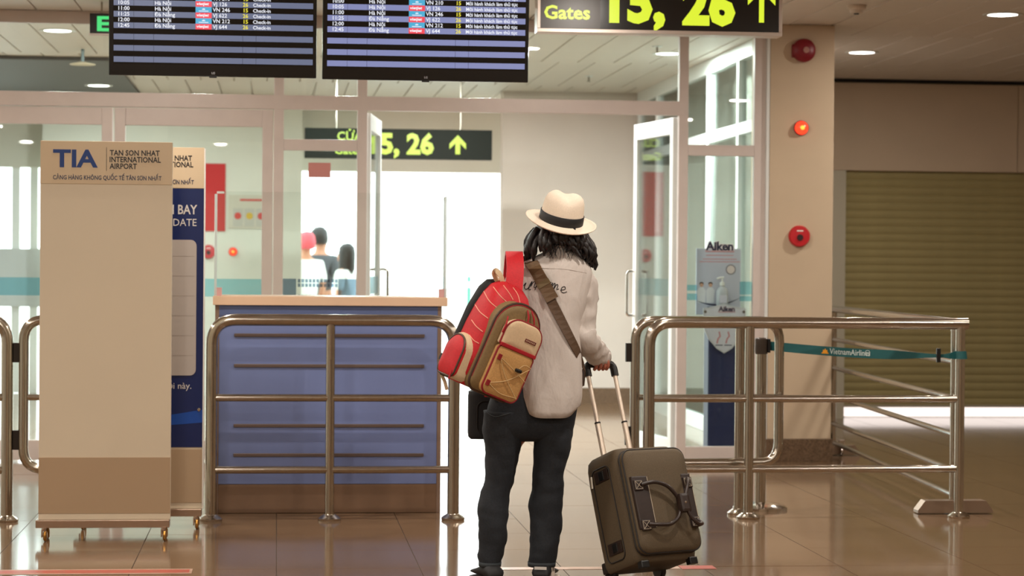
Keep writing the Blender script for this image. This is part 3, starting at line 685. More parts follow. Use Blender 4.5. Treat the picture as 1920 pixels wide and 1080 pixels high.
# ------------------------------------------------------------------ hand sanitiser stand behind the fixed pane
YH = 15.55; q = U(1351, 640, YH)
t = thing('sanitiser_stand', 'navy hand sanitiser stand with poster and shield panel behind the rails', 'stand', (q.x, YH, 0)); k = 1/(FPX/15.9)
NV = mat('navy_cabinet', (20, 34, 82), .4); PO = mat('poster_lilac', (200, 200, 214), .4, col2=(184, 186, 206), scale=2)
MB().box(-27*k, 27*k, -.08, .08, .05, U(1351, 575, YH).z, bv=.004).build('column', NV, t)
MB().box(-47*k, 30*k, -.16, .14, 0, .06, bv=.008).build('base', mat('blue_base', (30, 56, 120), .4), t)
zt1_ = U(1345, 590, YH).z; zt2_ = U(1345, 466, YH).z
po = MB().box(-48*k, 36*k, -.02, 0, zt1_, zt2_, bv=.004).build('poster', PO, t)
DN = mat('dark_navy_print', (22, 26, 66), .4); PK = mat('pink_print', (206, 130, 136), .5)
def aiken(sz, x, z, y, nm, par):
    MB().text('Aiken', sz, x, z, y-.001, 'CENTER', .03).build(nm, DN, par)
    MB().text('Aiken', sz, x, z, y, 'CENTER', .075).build(nm+'_outline', mat('pale_pink_outline', (228, 200, 206), .5), par)
    MB().box(x-sz*1.25, x+sz*1.25, y-.001, y, z-sz*.16, z-sz*.09).build(nm+'_underline', PK, par)
aiken(22*k, -4*k, zt2_-3*k, -.022, 'heading_lettering', po)
for i, (w1, z) in enumerate(((26, 12), (32, 19), (38, 24))): MB().box(-(w1+4)*k, (w1-4)*k, -.021, -.02, zt2_-z*k-.005, zt2_-z*k).build('print_line', PK, po)
for x, hm in ((-38, (30, 22, 20)), (-21, (24, 16, 16))):         # two printed figures in white coats
    f = MB().prism([((x-7)*k, zt1_+22*k), ((x+7)*k, zt1_+22*k), ((x+8)*k, zt1_+45*k), ((x+3)*k, zt1_+51*k), ((x-3)*k, zt1_+51*k), ((x-8)*k, zt1_+45*k)], -.021, -.02).build('printed_coat', mat('coat_white', (226, 224, 230), .5), po)
    MB().lathe([(0, 0), (3.6*k, 0), (0, .001)], (x*k, -.0212, zt1_+55*k), n=14, axis='y').build('printed_face', mat('print_skin', (206, 160, 138), .6), f)
    MB().lathe([(0, 0), (4.2*k, 0), (0, .0006)], (x*k, -.0208, zt1_+57.5*k), n=14, axis='y', sy=.8).build('printed_hair', mat('print_hair', hm, .6), f)
sw = [(-48+i*4.2, 26-9*math.sin(math.pi*i/20)+.3*i) for i in range(21)]
MB().prism([(x*k, zt1_+z*k) for x, z in sw]+[(x*k, zt1_+(z-3.2*math.sin(math.pi*i/20)-.2)*k) for i, (x, z) in list(enumerate(sw))[::-1]], -.0212, -.02).build('printed_swoosh', DN, po)
for r0, m_ in ((9.5, mat('badge_grey', (120, 112, 122), .5)), (7.6, mat('badge_pale', (222, 206, 206), .5))):
    MB().lathe([(0, 0), (r0*k, 0), (0, .0008)], (17*k, -.021-.0006*(r0 < 9), zt2_-39*k), n=24, axis='y').build('printed_badge', m_, po)
shp = []
zs_ = U(1351, 577, YH).z; hs_ = zs_-U(1351, 661, YH).z
for x, z in ((-40, 0), (-22, .03), (0, .1), (22, .03), (40, 0), (39, -.42), (30, -.68), (14, -.9), (0, -1.0), (-14, -.9), (-30, -.68), (-39, -.42)): shp.append((x*k, zs_+z*hs_))
si = MB().prism(shp, -.135, -.12).build('shield_panel', mat('shield_silver', (204, 200, 206), .35), t)
MB().prism([(x*.9, zs_-.5*hs_+(z-zs_+.5*hs_)*.92) for x, z in shp], -.1365, -.135).build('shield_face', mat('shield_face', (216, 212, 222), .4), si)
aiken(13*k, 4*k, zs_-.07*hs_, -.138, 'shield_lettering', si)
for x in (-11, 6):
    MB().tube([((x-3)*k, -.138, zs_-.78*hs_), ((x-1)*k, -.138, zs_-.68*hs_), ((x+3)*k, -.138, zs_-.62*hs_), ((x+1)*k, -.138, zs_-.52*hs_)], 1.3*k, 6).build('printed_hand', PK, si)
    MB().box((x-6)*k, (x+8)*k, -.1375, -.1365, zs_-.83*hs_, zs_-.81*hs_).build('print_line', DN, si)
for x in (-36, 36): MB().lathe([(0, 0), (3*k, 0), (2*k, .006), (0, .007)], (x*k, -.135, zs_-.08*hs_), n=12, axis='y').build('stud', mat('stud_bronze', (120, 104, 96), .3, .8), si)
shf = MB().box(-14*k, 14*k, -.12, -.02, zs_-.02, zs_+.012, bv=.003).build('shelf', NV, t)
# pump bottle standing on its shelf
zb_ = zs_+.013
t2 = thing('pump_bottle', 'clear pump bottle of hand gel on the sanitiser stand', 'bottle', (q.x-1.5*k, YH-.07, zb_))
MB().lathe([(0, 0), (10*k, 0), (11*k, .01), (11*k, 26*k), (9*k, 32*k), (4*k, 36*k), (4*k, 38*k), (0, 38*k)], n=24).build('bottle', mat('gel_clear', (226, 226, 234), .12, spec=.6, Transmission_Weight=.35), t2, smooth=True)
MB().lathe([(0, 38*k), (4.6*k, 38*k), (4.6*k, 44*k), (1.6*k, 45*k), (1.6*k, 51*k), (0, 51*k)], n=16).build('collar', mat('pump_white', (236, 232, 230), .4), t2, smooth=True)
MB().tube(rpath([(3*k, 0, 53*k), (-3*k, 0, 53*k), (-10*k, -.0, 50.5*k)], .01), [1.9*k]*9, 8).build('pump_spout', mat('pump_white', (236, 232, 230), .4), t2, smooth=True)
MB().box(-7*k, 7*k, -11.4*k, -10.2*k, 6*k, 20*k, bv=.002).build('label_band', mat('bottle_label', (206, 200, 214), .5), t2)
# ------------------------------------------------------------------ faded floor markings
TAPE = mat('faded_red_tape', (196, 84, 72), .3, col2=(170, 96, 80), scale=25); TPW = mat('worn_pale_tape', (206, 176, 158), .3, col2=(176, 140, 118), scale=14)
a, b = G(60, 1073), G(360, 1072)
t = thing('floor_marking', 'faded red floor marking with pale edge below the sign stand', 'floor marking', ((a.x+b.x)/2, a.y, .0006)); w_ = b.x-a.x
MB().box(-w_/2-.5, w_/2, -.075, .075, 0, .0006).build('pale_edge', TPW, t); MB().box(-w_/2-.5, w_/2-.012, -.05, .05, .0004, .0011).build('red_stripe', TAPE, t)
a, b = G(932, 1066.5), G(1340, 1064)
t = thing('floor_marking', 'worn pale pink floor line behind the traveller and suitcase', 'floor marking', (a.x, a.y, .0006)); w_ = b.x-a.x
MB().box(0, w_-.16, -.04, .04, 0, .0006).build('pale_stripe', TPW, t); MB().box(w_-.155, w_, -.05, .06, 0, .0007).build('red_end', TAPE, t)
# ------------------------------------------------------------------ outside: far posts
for i, (px, pyt, pyb, Y, c) in enumerate(((1004-170, 500, 600, 60, (150, 190, 180)), (879, 520, 560, 48, (60, 130, 110)), (860, 556, 590, 52, (150, 190, 190)))):
    a, b = U(px, pyb, Y), U(px, pyt, Y)
    t = thing('bollard', ['pale thin post far outside near the counter screen', 'green post far outside beside the red backpack', 'pale teal post far outside left of the backpack'][i], 'post', (a.x, Y, 0))
    MB().lathe([(0, 0), (.1, 0), (.1, .02), (.05, .04), (.05, b.z), (.03, b.z+.03), (0, b.z+.03)], n=14).build('shaft', mat('post%d' % i, c, .6), t, smooth=True)
    MB().lathe([(.052, b.z*.8), (.058, b.z*.8), (.058, b.z*.9), (.052, b.z*.9)], n=14).build('band', mat('post_band', (230, 232, 230), .5), t)
# ------------------------------------------------------------------ figures
from mathutils.bvhtree import BVHTree
def proj(P):
    d = Vector(P)-CAM; z = d.dot(_F); return (960+FPX*d.dot(_R)/z, 540-FPX*d.dot(_U)/z)
def skin(name, J, E_, m_, parent, sub=2, root=0, loc=None):
    "J: list of (point, radius) joints, E_: edges; grown with a Skin modifier and baked to one mesh"
    me = bpy.data.meshes.new(name); me.from_pydata([tuple(j[0]) for j in J], E_, [])
    o = bpy.data.objects.new(name, me); COL.objects.link(o)
    md = o.modifiers.new('s', 'SKIN'); md.use_smooth_shade = True
    for i, j in enumerate(J):
        r = j[1]; me.skin_vertices[0].data[i].radius = r if isinstance(r, tuple) else (r, r)
    me.skin_vertices[0].data[root].use_root = True
    sb = o.modifiers.new('b', 'SUBSURF'); sb.levels = sub; sb.render_levels = sub
    dg = bpy.context.evaluated_depsgraph_get(); m2 = bpy.data.meshes.new_from_object(o.evaluated_get(dg))
    bpy.data.objects.remove(o); bpy.data.meshes.remove(me)
    m2.name = name; m2.materials.clear(); m2.materials.append(m_)
    o = bpy.data.objects.new(name, m2); COL.objects.link(o); o.parent = parent
    if loc is not None: o.location = loc
    m2.polygons.foreach_set('use_smooth', [True]*len(m2.polygons)); return o
SKIN = mat('skin', (196, 140, 112), .55, Subsurface_Weight=.1); SKIN2 = mat('skin_hand', (176, 104, 82), .5)
HAIR = mat('black_hair', (20, 15, 15), .42, var=.3, scale=120)
def chain(J, E_, start, pts):
    p = start
    for q in pts: J.append(q); E_.append((p, len(J)-1)); p = len(J)-1
    return p
def far_person(label, loc, rz, sc, shirt, trous, hairc, long_hair):
    t = thing('person', label, 'person', loc, (0, 0, rz)); t.scale = (sc, sc, sc); V = Vector
    J = [(V((0, 0, .95)), .11)]; E_ = []
    ch = chain(J, E_, 0, [(V((0, 0, 1.15)), .105), (V((0, 0, 1.36)), .11)])
    nk = chain(J, E_, ch, [(V((0, 0, 1.47)), .05), (V((0, .01, 1.56)), .075), (V((0, .01, 1.65)), .08)])
    chain(J, E_, len(J)-2, [(V((0, .085, 1.575)), .02)])
    for s in (-1, 1):
        a = chain(J, E_, ch, [(V((s*.17, 0, 1.38)), .05), (V((s*.22, 0, 1.12)), .038), (V((s*.2, .1, .92)), .028), (V((s*.19, .14, .86)), .03)])
        for f in range(4): chain(J, E_, a, [(V((s*(.175+.012*f), .17, .82)), .008), (V((s*(.175+.012*f), .175, .78)), .007)])
        chain(J, E_, a, [(V((s*.165, .16, .845)), .009), (V((s*.155, .175, .82)), .008)])
        chain(J, E_, 0, [(V((s*.09, 0, .88)), .085), (V((s*.1, .01, .48)), .055), (V((s*.1, -.01, .1)), .04), (V((s*.1, .1, .035)), .035)])
    skin('body', J, E_, SKIN, t, 1)
    J = [(V((0, 0, .9)), .145), (V((0, 0, 1.1)), .135), (V((0, 0, 1.33)), .14), (V((0, 0, 1.43)), .08)]; E_ = [(0, 1), (1, 2), (2, 3)]
    for s in (-1, 1): chain(J, E_, 2, [(V((s*.17, 0, 1.37)), .075), (V((s*.215, 0, 1.16)), .06)])
    skin('shirt', J, E_, shirt, t, 2)
    J = [(V((0, 0, .93)), .14)]; E_ = []
    for s in (-1, 1): chain(J, E_, 0, [(V((s*.09, 0, .82)), .1), (V((s*.1, .01, .48)), .075), (V((s*.1, 0, .1)), .06)])
    skin('trousers', J, E_, trous, t, 1)
    mb = MB()
    mb.lathe([(0, .125), (.05, .115), (.09, .07), (.1, .0), (.095, -.06 if not long_hair else -.2), (.06, -.08 if not long_hair else -.26), (0, -.05)], (0, -.025, 1.63), n=16, sy=1.05)
    mb.build('hair', hairc, t, smooth='all')
    for s in (-1, 1):
        MB().lathe([(0, -.012), (.012, -.004), (.012, .004), (0, .012)], (s*.032, .088, 1.61), n=10).build('eye', mat('eye_dark', (30, 24, 22), .3), t, smooth=True)
        MB().tube([(s*.1, -.08, .03), (s*.1, .12, .03)], [.04, .035], 10).build('shoe', BLACK, t, smooth=True)
    MB().tube([(-.025, .088, 1.545), (.025, .088, 1.545)], .006, 8).build('mouth', mat('lips', (150, 70, 66), .5), t)
WSH = mat('white_shirt_far', (226, 226, 222), .8); GRN = mat('green_trousers', (52, 150, 104), .8); DKS = mat('dark_grey_shirt', (74, 78, 84), .8)
for px, Y, py, lab, sh_, tr_, hr, lg, rz in ((574, 25.0, 430, 'blurred person in white top and green trousers with pinkish headwear outside', WSH, GRN, mat('pink_scarf', (226, 92, 104), .8), False, .4),
                                      (601, 25.6, 421, 'blurred person in dark grey top and green trousers outside the opening', DKS, GRN, HAIR, False, -.5),
                                      (647, 24.6, 458, 'blurred long-haired person in white top stooping outside by the mullion', WSH, mat('grey_trousers', (120, 124, 130), .8), HAIR, True, 1.2)):
    p = U(px, py, Y); s_ = min(1.12, max(.9, p.z/1.755)); far_person(lab, (p.x, Y, -.02), rz, s_, sh_, tr_, hr, lg)
# ------------------------------------------------------------------ suitcase
O = G(985, 1090); YPn = O.y
def Wp(px, py, dy=0): return U(px, py, YPn+dy)-O
TH, LE = math.radians(27), math.radians(20)
SB = G(1192, 1092)
MS = Matrix.Translation(SB) @ Matrix.Rotation(TH, 4, 'Z') @ Matrix.Translation((0, 0, .012)) @ Matrix.Rotation(-LE, 4, 'X') @ Matrix.Translation((0, -.13, .0))
sc_ = thing('suitcase', 'olive brown wheeled duffel suitcase with leather handles tilted on its wheels', 'suitcase'); sc_.matrix_world = MS
OL = mat('olive_canvas', (88, 74, 54), .75, var=.12, scale=220, bump=.25); LEA = mat('dark_leather', (44, 30, 24), .4, var=.15, scale=60); PIP = mat('piping_black', (30, 24, 20), .5)
STI = mat('pale_stitch', (190, 176, 156), .7); SW_, SD, SH = .33, .26, .5
def rrect(w, d, p=5, n=40, cx=0, cy=0):
    out = []
    for k in range(n):
        a = 2*math.pi*k/n; c, s = math.cos(a), math.sin(a)
        out.append((cx+w/2*math.copysign(abs(c)**(2/p), c), cy+d/2*math.copysign(abs(s)**(2/p), s)))
    return out
rings = []
for z, f, g in ((.025, .93, .9), (.032, .97, .96), (.06, 1, 1), (.2, 1.0, 1.02), (.4, 1.0, 1.0), (.47, .99, .97), (.5, .96, .92), (.515, .88, .82)):
    rings.append([(x*f, y*g, z) for x, y in rrect(SW_, SD, 7)])
MB().loft(rings).build('body', OL, sc_, smooth=True)
def rpoly(x0, x1, z0, z1, r, n=6):
    out = []
    for cx, cz, a0 in ((x1-r, z1-r, 0), (x0+r, z1-r, 90), (x0+r, z0+r, 180), (x1-r, z0+r, 270)):
        out += [(cx+r*math.cos(math.radians(a0+90*j/n)), cz+r*math.sin(math.radians(a0+90*j/n))) for j in range(n+1)]
    return out
fp = rpoly(-SW_/2+.005, SW_/2-.004, .05, .495, .045)
# soft bulging front pocket
rr = [[(x*s, y, .27+(z-.27)*s) for x, z in fp] for s, y in ((1.0, -SD/2+.005), (1.0, -SD/2-.018), (.975, -SD/2-.034), (.9, -SD/2-.046), (.6, -SD/2-.053), (.2, -SD/2-.054))]
pk = MB().loft(rr).build('front_pocket', OL, sc_, smooth='all')
for y, s in ((-SD/2-.004, 1.004), (-SD/2-.026, .995)): MB().tube([(x*s, y, .27+(z-.27)*s) for x, z in fp], .0035, 8, closed=True).build('piping', PIP, pk, smooth=True)
for x in (-SW_/2-.001, SW_/2+.001):
    MB().tube([(x, y, z) for y, z in rpoly(-.06, .07, .06, .46, .03)], .003, 6, closed=True).build('side_piping', PIP, sc_)
    for z in (.09, .4):
        st_ = MB().box(x-.004, x+.004, -.05, .05, z, z+.05, bv=.002).build('side_strap', LEA, sc_)
        MB().box(x-.008, x+.008, -.02, .015, z+.006, z+.044, bv=.003).build('buckle', BLACK, st_)
MB().tube([(-SW_/2-.004, .07, .44), (-SW_/2-.008, .072, .39)], .006, 8).build('zip_pull', STEEL, sc_)
yF = -SD/2-.055
for x0, x1 in ((-.152, -.07), (.105, .155)):
    lp = MB().box(x0, x1, yF+.001, yF+.03, .15, .375, bv=.006).build('leather_panel', LEA, sc_)
    MB().box(x1-.004, x1-.002, yF-.0006, yF+.002, .155, .37).build('stitching', STI, lp)
for z in (.165, .335):
    for x in (-.125, .13):
        tb = MB().box(x-.022, x+.022, yF-.006, yF+.004, z-.022, z+.022, bv=.003).build('handle_tab', LEA, sc_)
        q_ = MB()
        for a, b in (((-1, -1), (1, 1)), ((-1, 1), (1, -1)), ((-1, -1), (1, -1)), ((-1, 1), (1, 1)), ((-1, -1), (-1, 1)), ((1, -1), (1, 1))):
            q_.tube([(x+a[0]*.017, yF-.0068, z+a[1]*.017), (x+b[0]*.017, yF-.0068, z+b[1]*.017)], .0009, 5)
        q_.build('cross_stitch', STI, tb)
for sx, pts in ((-1, [(-.115, yF-.01, .335), (-.06, yF-.03, .338), (.0, yF-.034, .315), (.045, yF-.03, .262), (.05, yF-.028, .235), (.03, yF-.03, .19), (-.02, yF-.034, .158), (-.075, yF-.03, .158), (-.115, yF-.01, .167)]),
                (1, [(.13, yF-.008, .35), (.105, yF-.035, .325), (.075, yF-.045, .275), (.065, yF-.045, .238), (.075, yF-.045, .19), (.105, yF-.045, .15), (.14, yF-.03, .15), (.138, yF-.008, .17)])):
    MB().tube(arcpath(pts, 6), .0085, 10).build('carry_handle', LEA, sc_, smooth=True)
wr = MB().box(.035, .085, yF-.056, yF-.02, .2, .28, bv=.012).build('handle_wrap', LEA, sc_)
MB().lathe([(0, 0), (.006, 0), (.004, .003), (0, .004)], (.06, yF-.056, .24), n=12, axis='y').build('snap_button', CHROME, wr)
TUB = mat('handle_tube_champagne', (238, 222, 204), .3, .5)
HL = .4; yh_ = .085; xt = .071
for x in (-xt, xt):
    lo_ = MB().tube([(x, yh_, .48), (x, yh_, .515+HL*.42)], .0125, 12).build('lower_tube', TUB, sc_, smooth=True)
    MB().tube([(x, yh_, .515+HL*.4), (x, yh_, .515+HL)], .0095, 12).build('upper_tube', TUB, sc_, smooth=True)
    MB().lathe([(.0135, 0), (.0135, .006), (.0125, .007), (.0125, -.001)], (x, yh_, .515+HL*.42-.006), n=14).build('tube_collar', PIP, lo_)
zg = .515+HL
MB().tube(rpath([(-xt, yh_, zg-.025), (-xt, yh_, zg+.03), (xt, yh_, zg+.03), (xt, yh_, zg-.025)], .03, 6), .0165, 12).build('grip', BLACK, sc_, smooth=True)
for x in (-.125, .125):
    wl = MB().lathe([(0, -.014), (.03, -.014), (.036, -.008), (.036, .008), (.03, .014), (0, .014)], (x, SD/2-.01, .028), n=24, axis='x').build('wheel', BLACK, sc_, smooth=True)
    MB().box(x-.03, x+.03, SD/2-.06, SD/2+.012, .03, .08, bv=.01).build('wheel_housing', PIP, sc_)
    MB().box(x-.02, x+.02, -SD/2+.0, -SD/2+.03, -.0, .03, bv=.004).build('rest_foot', BLACK, sc_)
grip_w = MS @ Vector((.0, yh_, zg+.03)); gl = grip_w-O; gax = (MS.to_3x3() @ Vector((1, 0, 0))).normalized()
# ------------------------------------------------------------------ traveller
pe = thing('person', 'traveller seen from behind in pale shirt, dark jeans and cream hat', 'person', O)
J = [(Wp(995, 785), .105)]; E_ = []
ch = chain(J, E_, 0, [(Wp(1015, 690), (.095, .08)), (Wp(1035, 575), (.1, .08))])
nk = chain(J, E_, ch, [(Wp(1045, 505, .0), .055), (Wp(1049, 478, .01), .048), (Wp(1050, 448, .02), .072), (Wp(1051, 415, .025), .082), (Wp(1052, 392, .02), .06)])
hd = nk-1
chain(J, E_, nk-2, [(Wp(1051, 440, .108), .014)])                      # nose
for s in (-1, 1): chain(J, E_, hd, [(Wp(1051+s*38, 428, .02), .016)])   # ears
V = Vector
el = Wp(1095, 640, -.015); wr_ = gl+V((-.012, .035, .045))+V((0, -.0, .0)); 
rs = chain(J, E_, ch, [(Wp(1092, 525), .045), (el, .036)])
hv = (gl-wr_).normalized()
pa = chain(J, E_, rs, [(wr_, .024), (gl+V((0, .012, .022)), (.03, .018))])
up = V((0, 0, 1)); back = gax.cross(up).normalized()                     # horizontal, away from viewer when positive y
if back.y < 0: back = -back
for i, f in enumerate((-.034, -.012, .01, .03)):                         # four fingers curl over and under the grip
    l_ = (.95, 1.05, 1.0, .8)[i]
    b0 = gl+gax*f
    chain(J, E_, pa, [(b0-back*.024+up*.012, .0095), (b0-back*.027*l_-up*.012, .0088), (b0-back*.006*l_-up*.026, .008)])
chain(J, E_, pa, [(gl-gax*.045+back*.012+up*.012, .011), (gl-gax*.05+back*.024-up*.006, .0095), (gl-gax*.04+back*.014-up*.022, .0085)])
ls = chain(J, E_, ch, [(Wp(978, 525, .02), .045), (Wp(955, 625, .08), .036), (Wp(985, 690, .22), .024), (Wp(1000, 700, .25), .028)])
for i in range(4): chain(J, E_, ls, [(Wp(1012, 692+7*i, .275), .009), (Wp(1022, 696+7*i, .265), .008), (Wp(1026, 698+7*i, .245), .007)])
chain(J, E_, ls, [(Wp(1004, 685, .24), .01), (Wp(1014, 680, .235), .0085)])
for s, hip, kn, ank in ((-1, (950, 805), (934, 925), (920, 1052)), (1, (1038, 805), (1028, 925), (1018, 1052))):
    chain(J, E_, 0, [(Wp(*hip, 0), .075), (Wp(*kn, .01), .05), (Wp(*ank, 0), .036), (Wp(ank[0]-3, 1078, .09), .03)])
skin('body', J, E_, SKIN2, pe, 2)
for s in (-1, 1): MB().lathe([(0, -.01), (.011, -.004), (.011, .004), (0, .01)], Wp(1051+s*14, 424, .1), n=10).build('eye', mat('eye_dark', (30, 24, 22), .3), pe, smooth=True)
MB().tube([Wp(1042, 454, .09), Wp(1060, 454, .09)], .006, 8).build('mouth', mat('lips', (150, 70, 66), .5), pe)
# garments lofted from outline rows: (row, left edge, right edge, depth radius, depth centre)
def eloft(rows, n=40, amp=.005, fs=(9, 9, 5), p=2.3, hem=None, seed=0):
    rings = []
    for i, (py, xl_, xr_, ry, dy) in enumerate(rows):
        a, b = Wp(xl_, py, dy), Wp(xr_, py, dy); c = (a+b)/2; rx = (b.x-a.x)/2; ring = []
        for k in range(n):
            t_ = 2*math.pi*k/n; cs, sn = math.cos(t_), math.sin(t_)
            v = V((c.x+rx*math.copysign(abs(cs)**(2/p), cs), c.y+ry*math.copysign(abs(sn)**(2/p), sn), c.z))
            d = noise.noise(V((v.x*fs[0]+seed, v.y*fs[1], v.z*fs[2])))+.5*noise.noise(V((v.x*fs[0]*2.3, v.y*fs[1]*2.3+seed, v.z*fs[2]*2.3)))
            out = V((cs, sn, 0)); v += out*d*amp
            if hem and i >= len(rows)-2: v.z += hem(cs, sn)*(1 if i == len(rows)-1 else .5)
            ring.append(v)
        rings.append(ring)
    return rings
def interp(rows, step=8):
    out = []
    for a, b in zip(rows, rows[1:]):
        m_ = max(1, int(abs(b[0]-a[0])/step))
        for k in range(m_):
            f = k/m_; out.append(tuple(x+(y-x)*f for x, y in zip(a, b)))
    out.append(rows[-1]); return out
JEAN = mat('dark_jeans', (30, 34, 40), .85, var=.22, scale=140, bump=.2)
SHIRT = mat('pale_cotton_shirt', (204, 195, 188), .85, var=.03, scale=160, bump=.12)
_nt = SHIRT.node_tree; _n = _nt.nodes.new('ShaderNodeTexNoise'); _n.inputs['Scale'].default_value = 7; _n.inputs['Detail'].default_value = 3; _n.inputs['Distortion'].default_value = .6
_mp = _nt.nodes.new('ShaderNodeMapping'); _mp.inputs['Scale'].default_value = (2.0, 2.0, .8); _tc = _nt.nodes.new('ShaderNodeTexCoord'); _bp = _nt.nodes.new('ShaderNodeBump')
_bp.inputs['Strength'].default_value = .55; _bp.inputs['Distance'].default_value = .02
_nt.links.new(_tc.outputs['Object'], _mp.inputs[0]); _nt.links.new(_mp.outputs[0], _n.inputs['Vector']); _nt.links.new(_n.outputs['Fac'], _bp.inputs['Height'])
_pb = _nt.nodes['Principled BSDF']; _nt.links.new(_pb.inputs['Normal'].links[0].from_socket, _bp.inputs['Normal']); _nt.links.new(_bp.outputs[0], _pb.inputs['Normal'])
jl = [(770, 905, 1000, .115, 0), (800, 906, 990, .105, 0), (822, 908, 981, .098, 0), (868, 910, 968, .085, .005), (900, 908, 962, .078, .01), (921, 900, 957, .076, .012), (950, 897, 955, .072, .004), (985, 896, 952, .068, -.004), (1019, 898, 949, .062, -.004), (1040, 897, 946, .06, -.002), (1060, 899, 938, .058, .0)]
jr = [(770, 985, 1079, .115, 0), (800, 996, 1075, .105, 0), (822, 1000, 1071, .098, 0), (852, 1000, 1065, .088, .005), (884, 1000, 1060, .08, .01), (925, 995, 1056, .076, .012), (950, 993, 1055, .072, .004), (986, 993, 1052, .068, -.004), (1020, 994, 1048, .062, -.004), (1042, 994, 1045, .06, -.002), (1062, 991, 1040, .058, 0)]
jn = MB()
jn.loft(eloft(interp(jl, 5), 36, .0085, (9, 9, 14), 2.1, seed=3)); jn.loft(eloft(interp(jr, 5), 36, .0085, (9, 9, 14), 2.1, seed=11))
jn.loft(eloft(interp([(720, 930, 1082, .11, 0), (760, 915, 1082, .118, 0), (795, 906, 1077, .118, 0), (815, 908, 1072, .1, 0), (826, 930, 1050, .06, 0)]), 36, .003, p=2.6))
jo = jn.build('jeans', JEAN, pe, smooth='all')
for rows in (jl, jr):
    py, a_, b_, ry, dy = rows[-1]; py2, a2, b2, ry2, dy2 = rows[-2]
    rg = eloft([(1053, a_-1.5, b_+2.5, ry+.004, dy), (1061, a_-1.5, b_+1.5, ry+.004, dy)], 32, .001, p=2.1); MB().loft(rg).build('hem_band', mat('hem_grey', (48, 54, 58), .85), jo, smooth='all')
# back pocket outline
def on_surface(bvh, pts, off, org):
    out = []; last = None
    for px, py in pts:
        d = (_F+_R*((px-960)/FPX)+_U*((540-py)/FPX)).normalized()
        h = bvh.ray_cast(CAM-org, d)
        if h[0] is not None: last = (CAM-org+d*(((h[0]-(CAM-org)).length)-off)); out.append(last)
    return out
def bvh_of(o): return BVHTree.FromPolygons([v.co.copy() for v in o.data.vertices], [tuple(p.vertices) for p in o.data.polygons])
bj = bvh_of(jo)
P = on_surface(bj, arcpath([V((908, 760, 0)), V((912, 772, 0)), V((928, 780, 0)), V((958, 772, 0))], 5) and [(v.x, v.y) for v in arcpath([V((909, 762, 0)), V((914, 774, 0)), V((930, 781, 0)), V((958, 774, 0))], 5)], .002, O)
if len(P) > 2: MB().tube(P, .0012, 5).build('pocket_stitch', mat('jean_stitch', (70, 76, 80), .8), jo)
# shoes
SOLE = mat('shoe_sole_pale', (206, 190, 176), .6); SHO = mat('black_sneaker', (20, 20, 22), .6)
for s, cx in ((-1, 917), (1, 1020)):
    c = Wp(cx, 1090, 0); c.z = -.0; sx = 1 if s > 0 else -1
    prof = [(-.095, .03, .05), (-.08, .04, .075), (-.03, .041, .085), (.03, .043, .07), (.09, .047, .05), (.14, .042, .04), (.165, .025, .03)]
    a_ = math.radians(-16 if s > 0 else 12)
    def foot(scw, z0, z1f):
        rg = []
        for y, w, h in prof:
            ring = [];
            for k in range(16):
                t_ = 2*math.pi*k/16; x = w*scw*math.cos(t_); z = z0+(h*z1f-z0)*(.5+.5*math.sin(t_)); ring.append(c+Matrix.Rotation(a_, 3, 'Z') @ V((x, y, z)))
            rg.append(ring)
        return rg
    so_ = MB().loft(foot(1.0, .018, 1.0)).build('shoe', SHO, pe, smooth='all')
    MB().loft(foot(1.1, .0, .36)).build('sole', SOLE if s > 0 else mat('shoe_sole_dark', (60, 44, 42), .6), so_, smooth='all')
    if s > 0:
        for j in range(3): MB().tube([c+Matrix.Rotation(a_, 3, 'Z') @ V((.042, -.055+.03*j, .025)), c+Matrix.Rotation(a_, 3, 'Z') @ V((.036, -.03+.03*j, .07))], .004, 6).build('side_stripe', SOLE, so_)
        MB().box(-.026, .026, -.0012, 0, 0, .012).xf(Matrix.Translation(c+Matrix.Rotation(a_, 3, 'Z') @ V((0, -.097, .062)))@Matrix.Rotation(a_, 4, 'Z')).build('heel_tag', mat('heel_tag_white', (210, 206, 200), .6), so_)
# shirt
rows = [(466, 1026, 1070, .05, .0), (474, 1014, 1078, .06, .0), (482, 1000, 1088, .068, .0), (492, 981, 1100, .078, .0), (506, 965, 1110, .09, 0), (525, 960, 1112, .1, 0), (555, 964, 1103, .11, 0), (600, 966, 1089, .115, -.002), (650, 968, 1087, .122, -.006), (700, 966, 1090, .132, -.01), (742, 966, 1090, .14, -.012), (768, 972, 1087, .142, -.012), (780, 976, 1083, .142, -.012)]
so2 = MB().loft(eloft(interp(rows, 7), 72, .016, (8, 8, 3.0), 2.35, hem=lambda c, s: .055*abs(c)**4, seed=5), cap=False)
sho = so2.build('shirt', SHIRT, pe, smooth='all')
md = sho.modifiers.new('thick', 'SOLIDIFY'); md.thickness = .004; md.offset = -1
cf = wr_.lerp(gl, .45)
def wavy(pts, rad, n=18, amp=.004, seed=1):
    mb = MB(); mb.tube(pts, rad, n, cap=False)
    for i, v in enumerate(mb.v):
        q_ = V(v); d = noise.noise(V((q_.x*22+seed, q_.y*22, q_.z*30))); 
        mb.v[i] = tuple(q_+V((d, noise.noise(q_*25), noise.noise(q_*31+V((3, 1, 2)))))*amp)
    return mb
fo = wr_.lerp(gl, .55)+(wr_-el).normalized()*.015+V((.004, -.004, .012))
sp = arcpath([Wp(1082, 508, 0), Wp(1096, 530, 0), Wp(1096, 575, .0), Wp(1091, 615, -.008), el+V((0, 0, .01)), el.lerp(fo, .35)+V((.004, 0, -.0)), el.lerp(fo, .75)+V((.002, 0, .004)), fo], 6)
nn = len(sp); rad = [.05+.0*i for i in range(nn)]
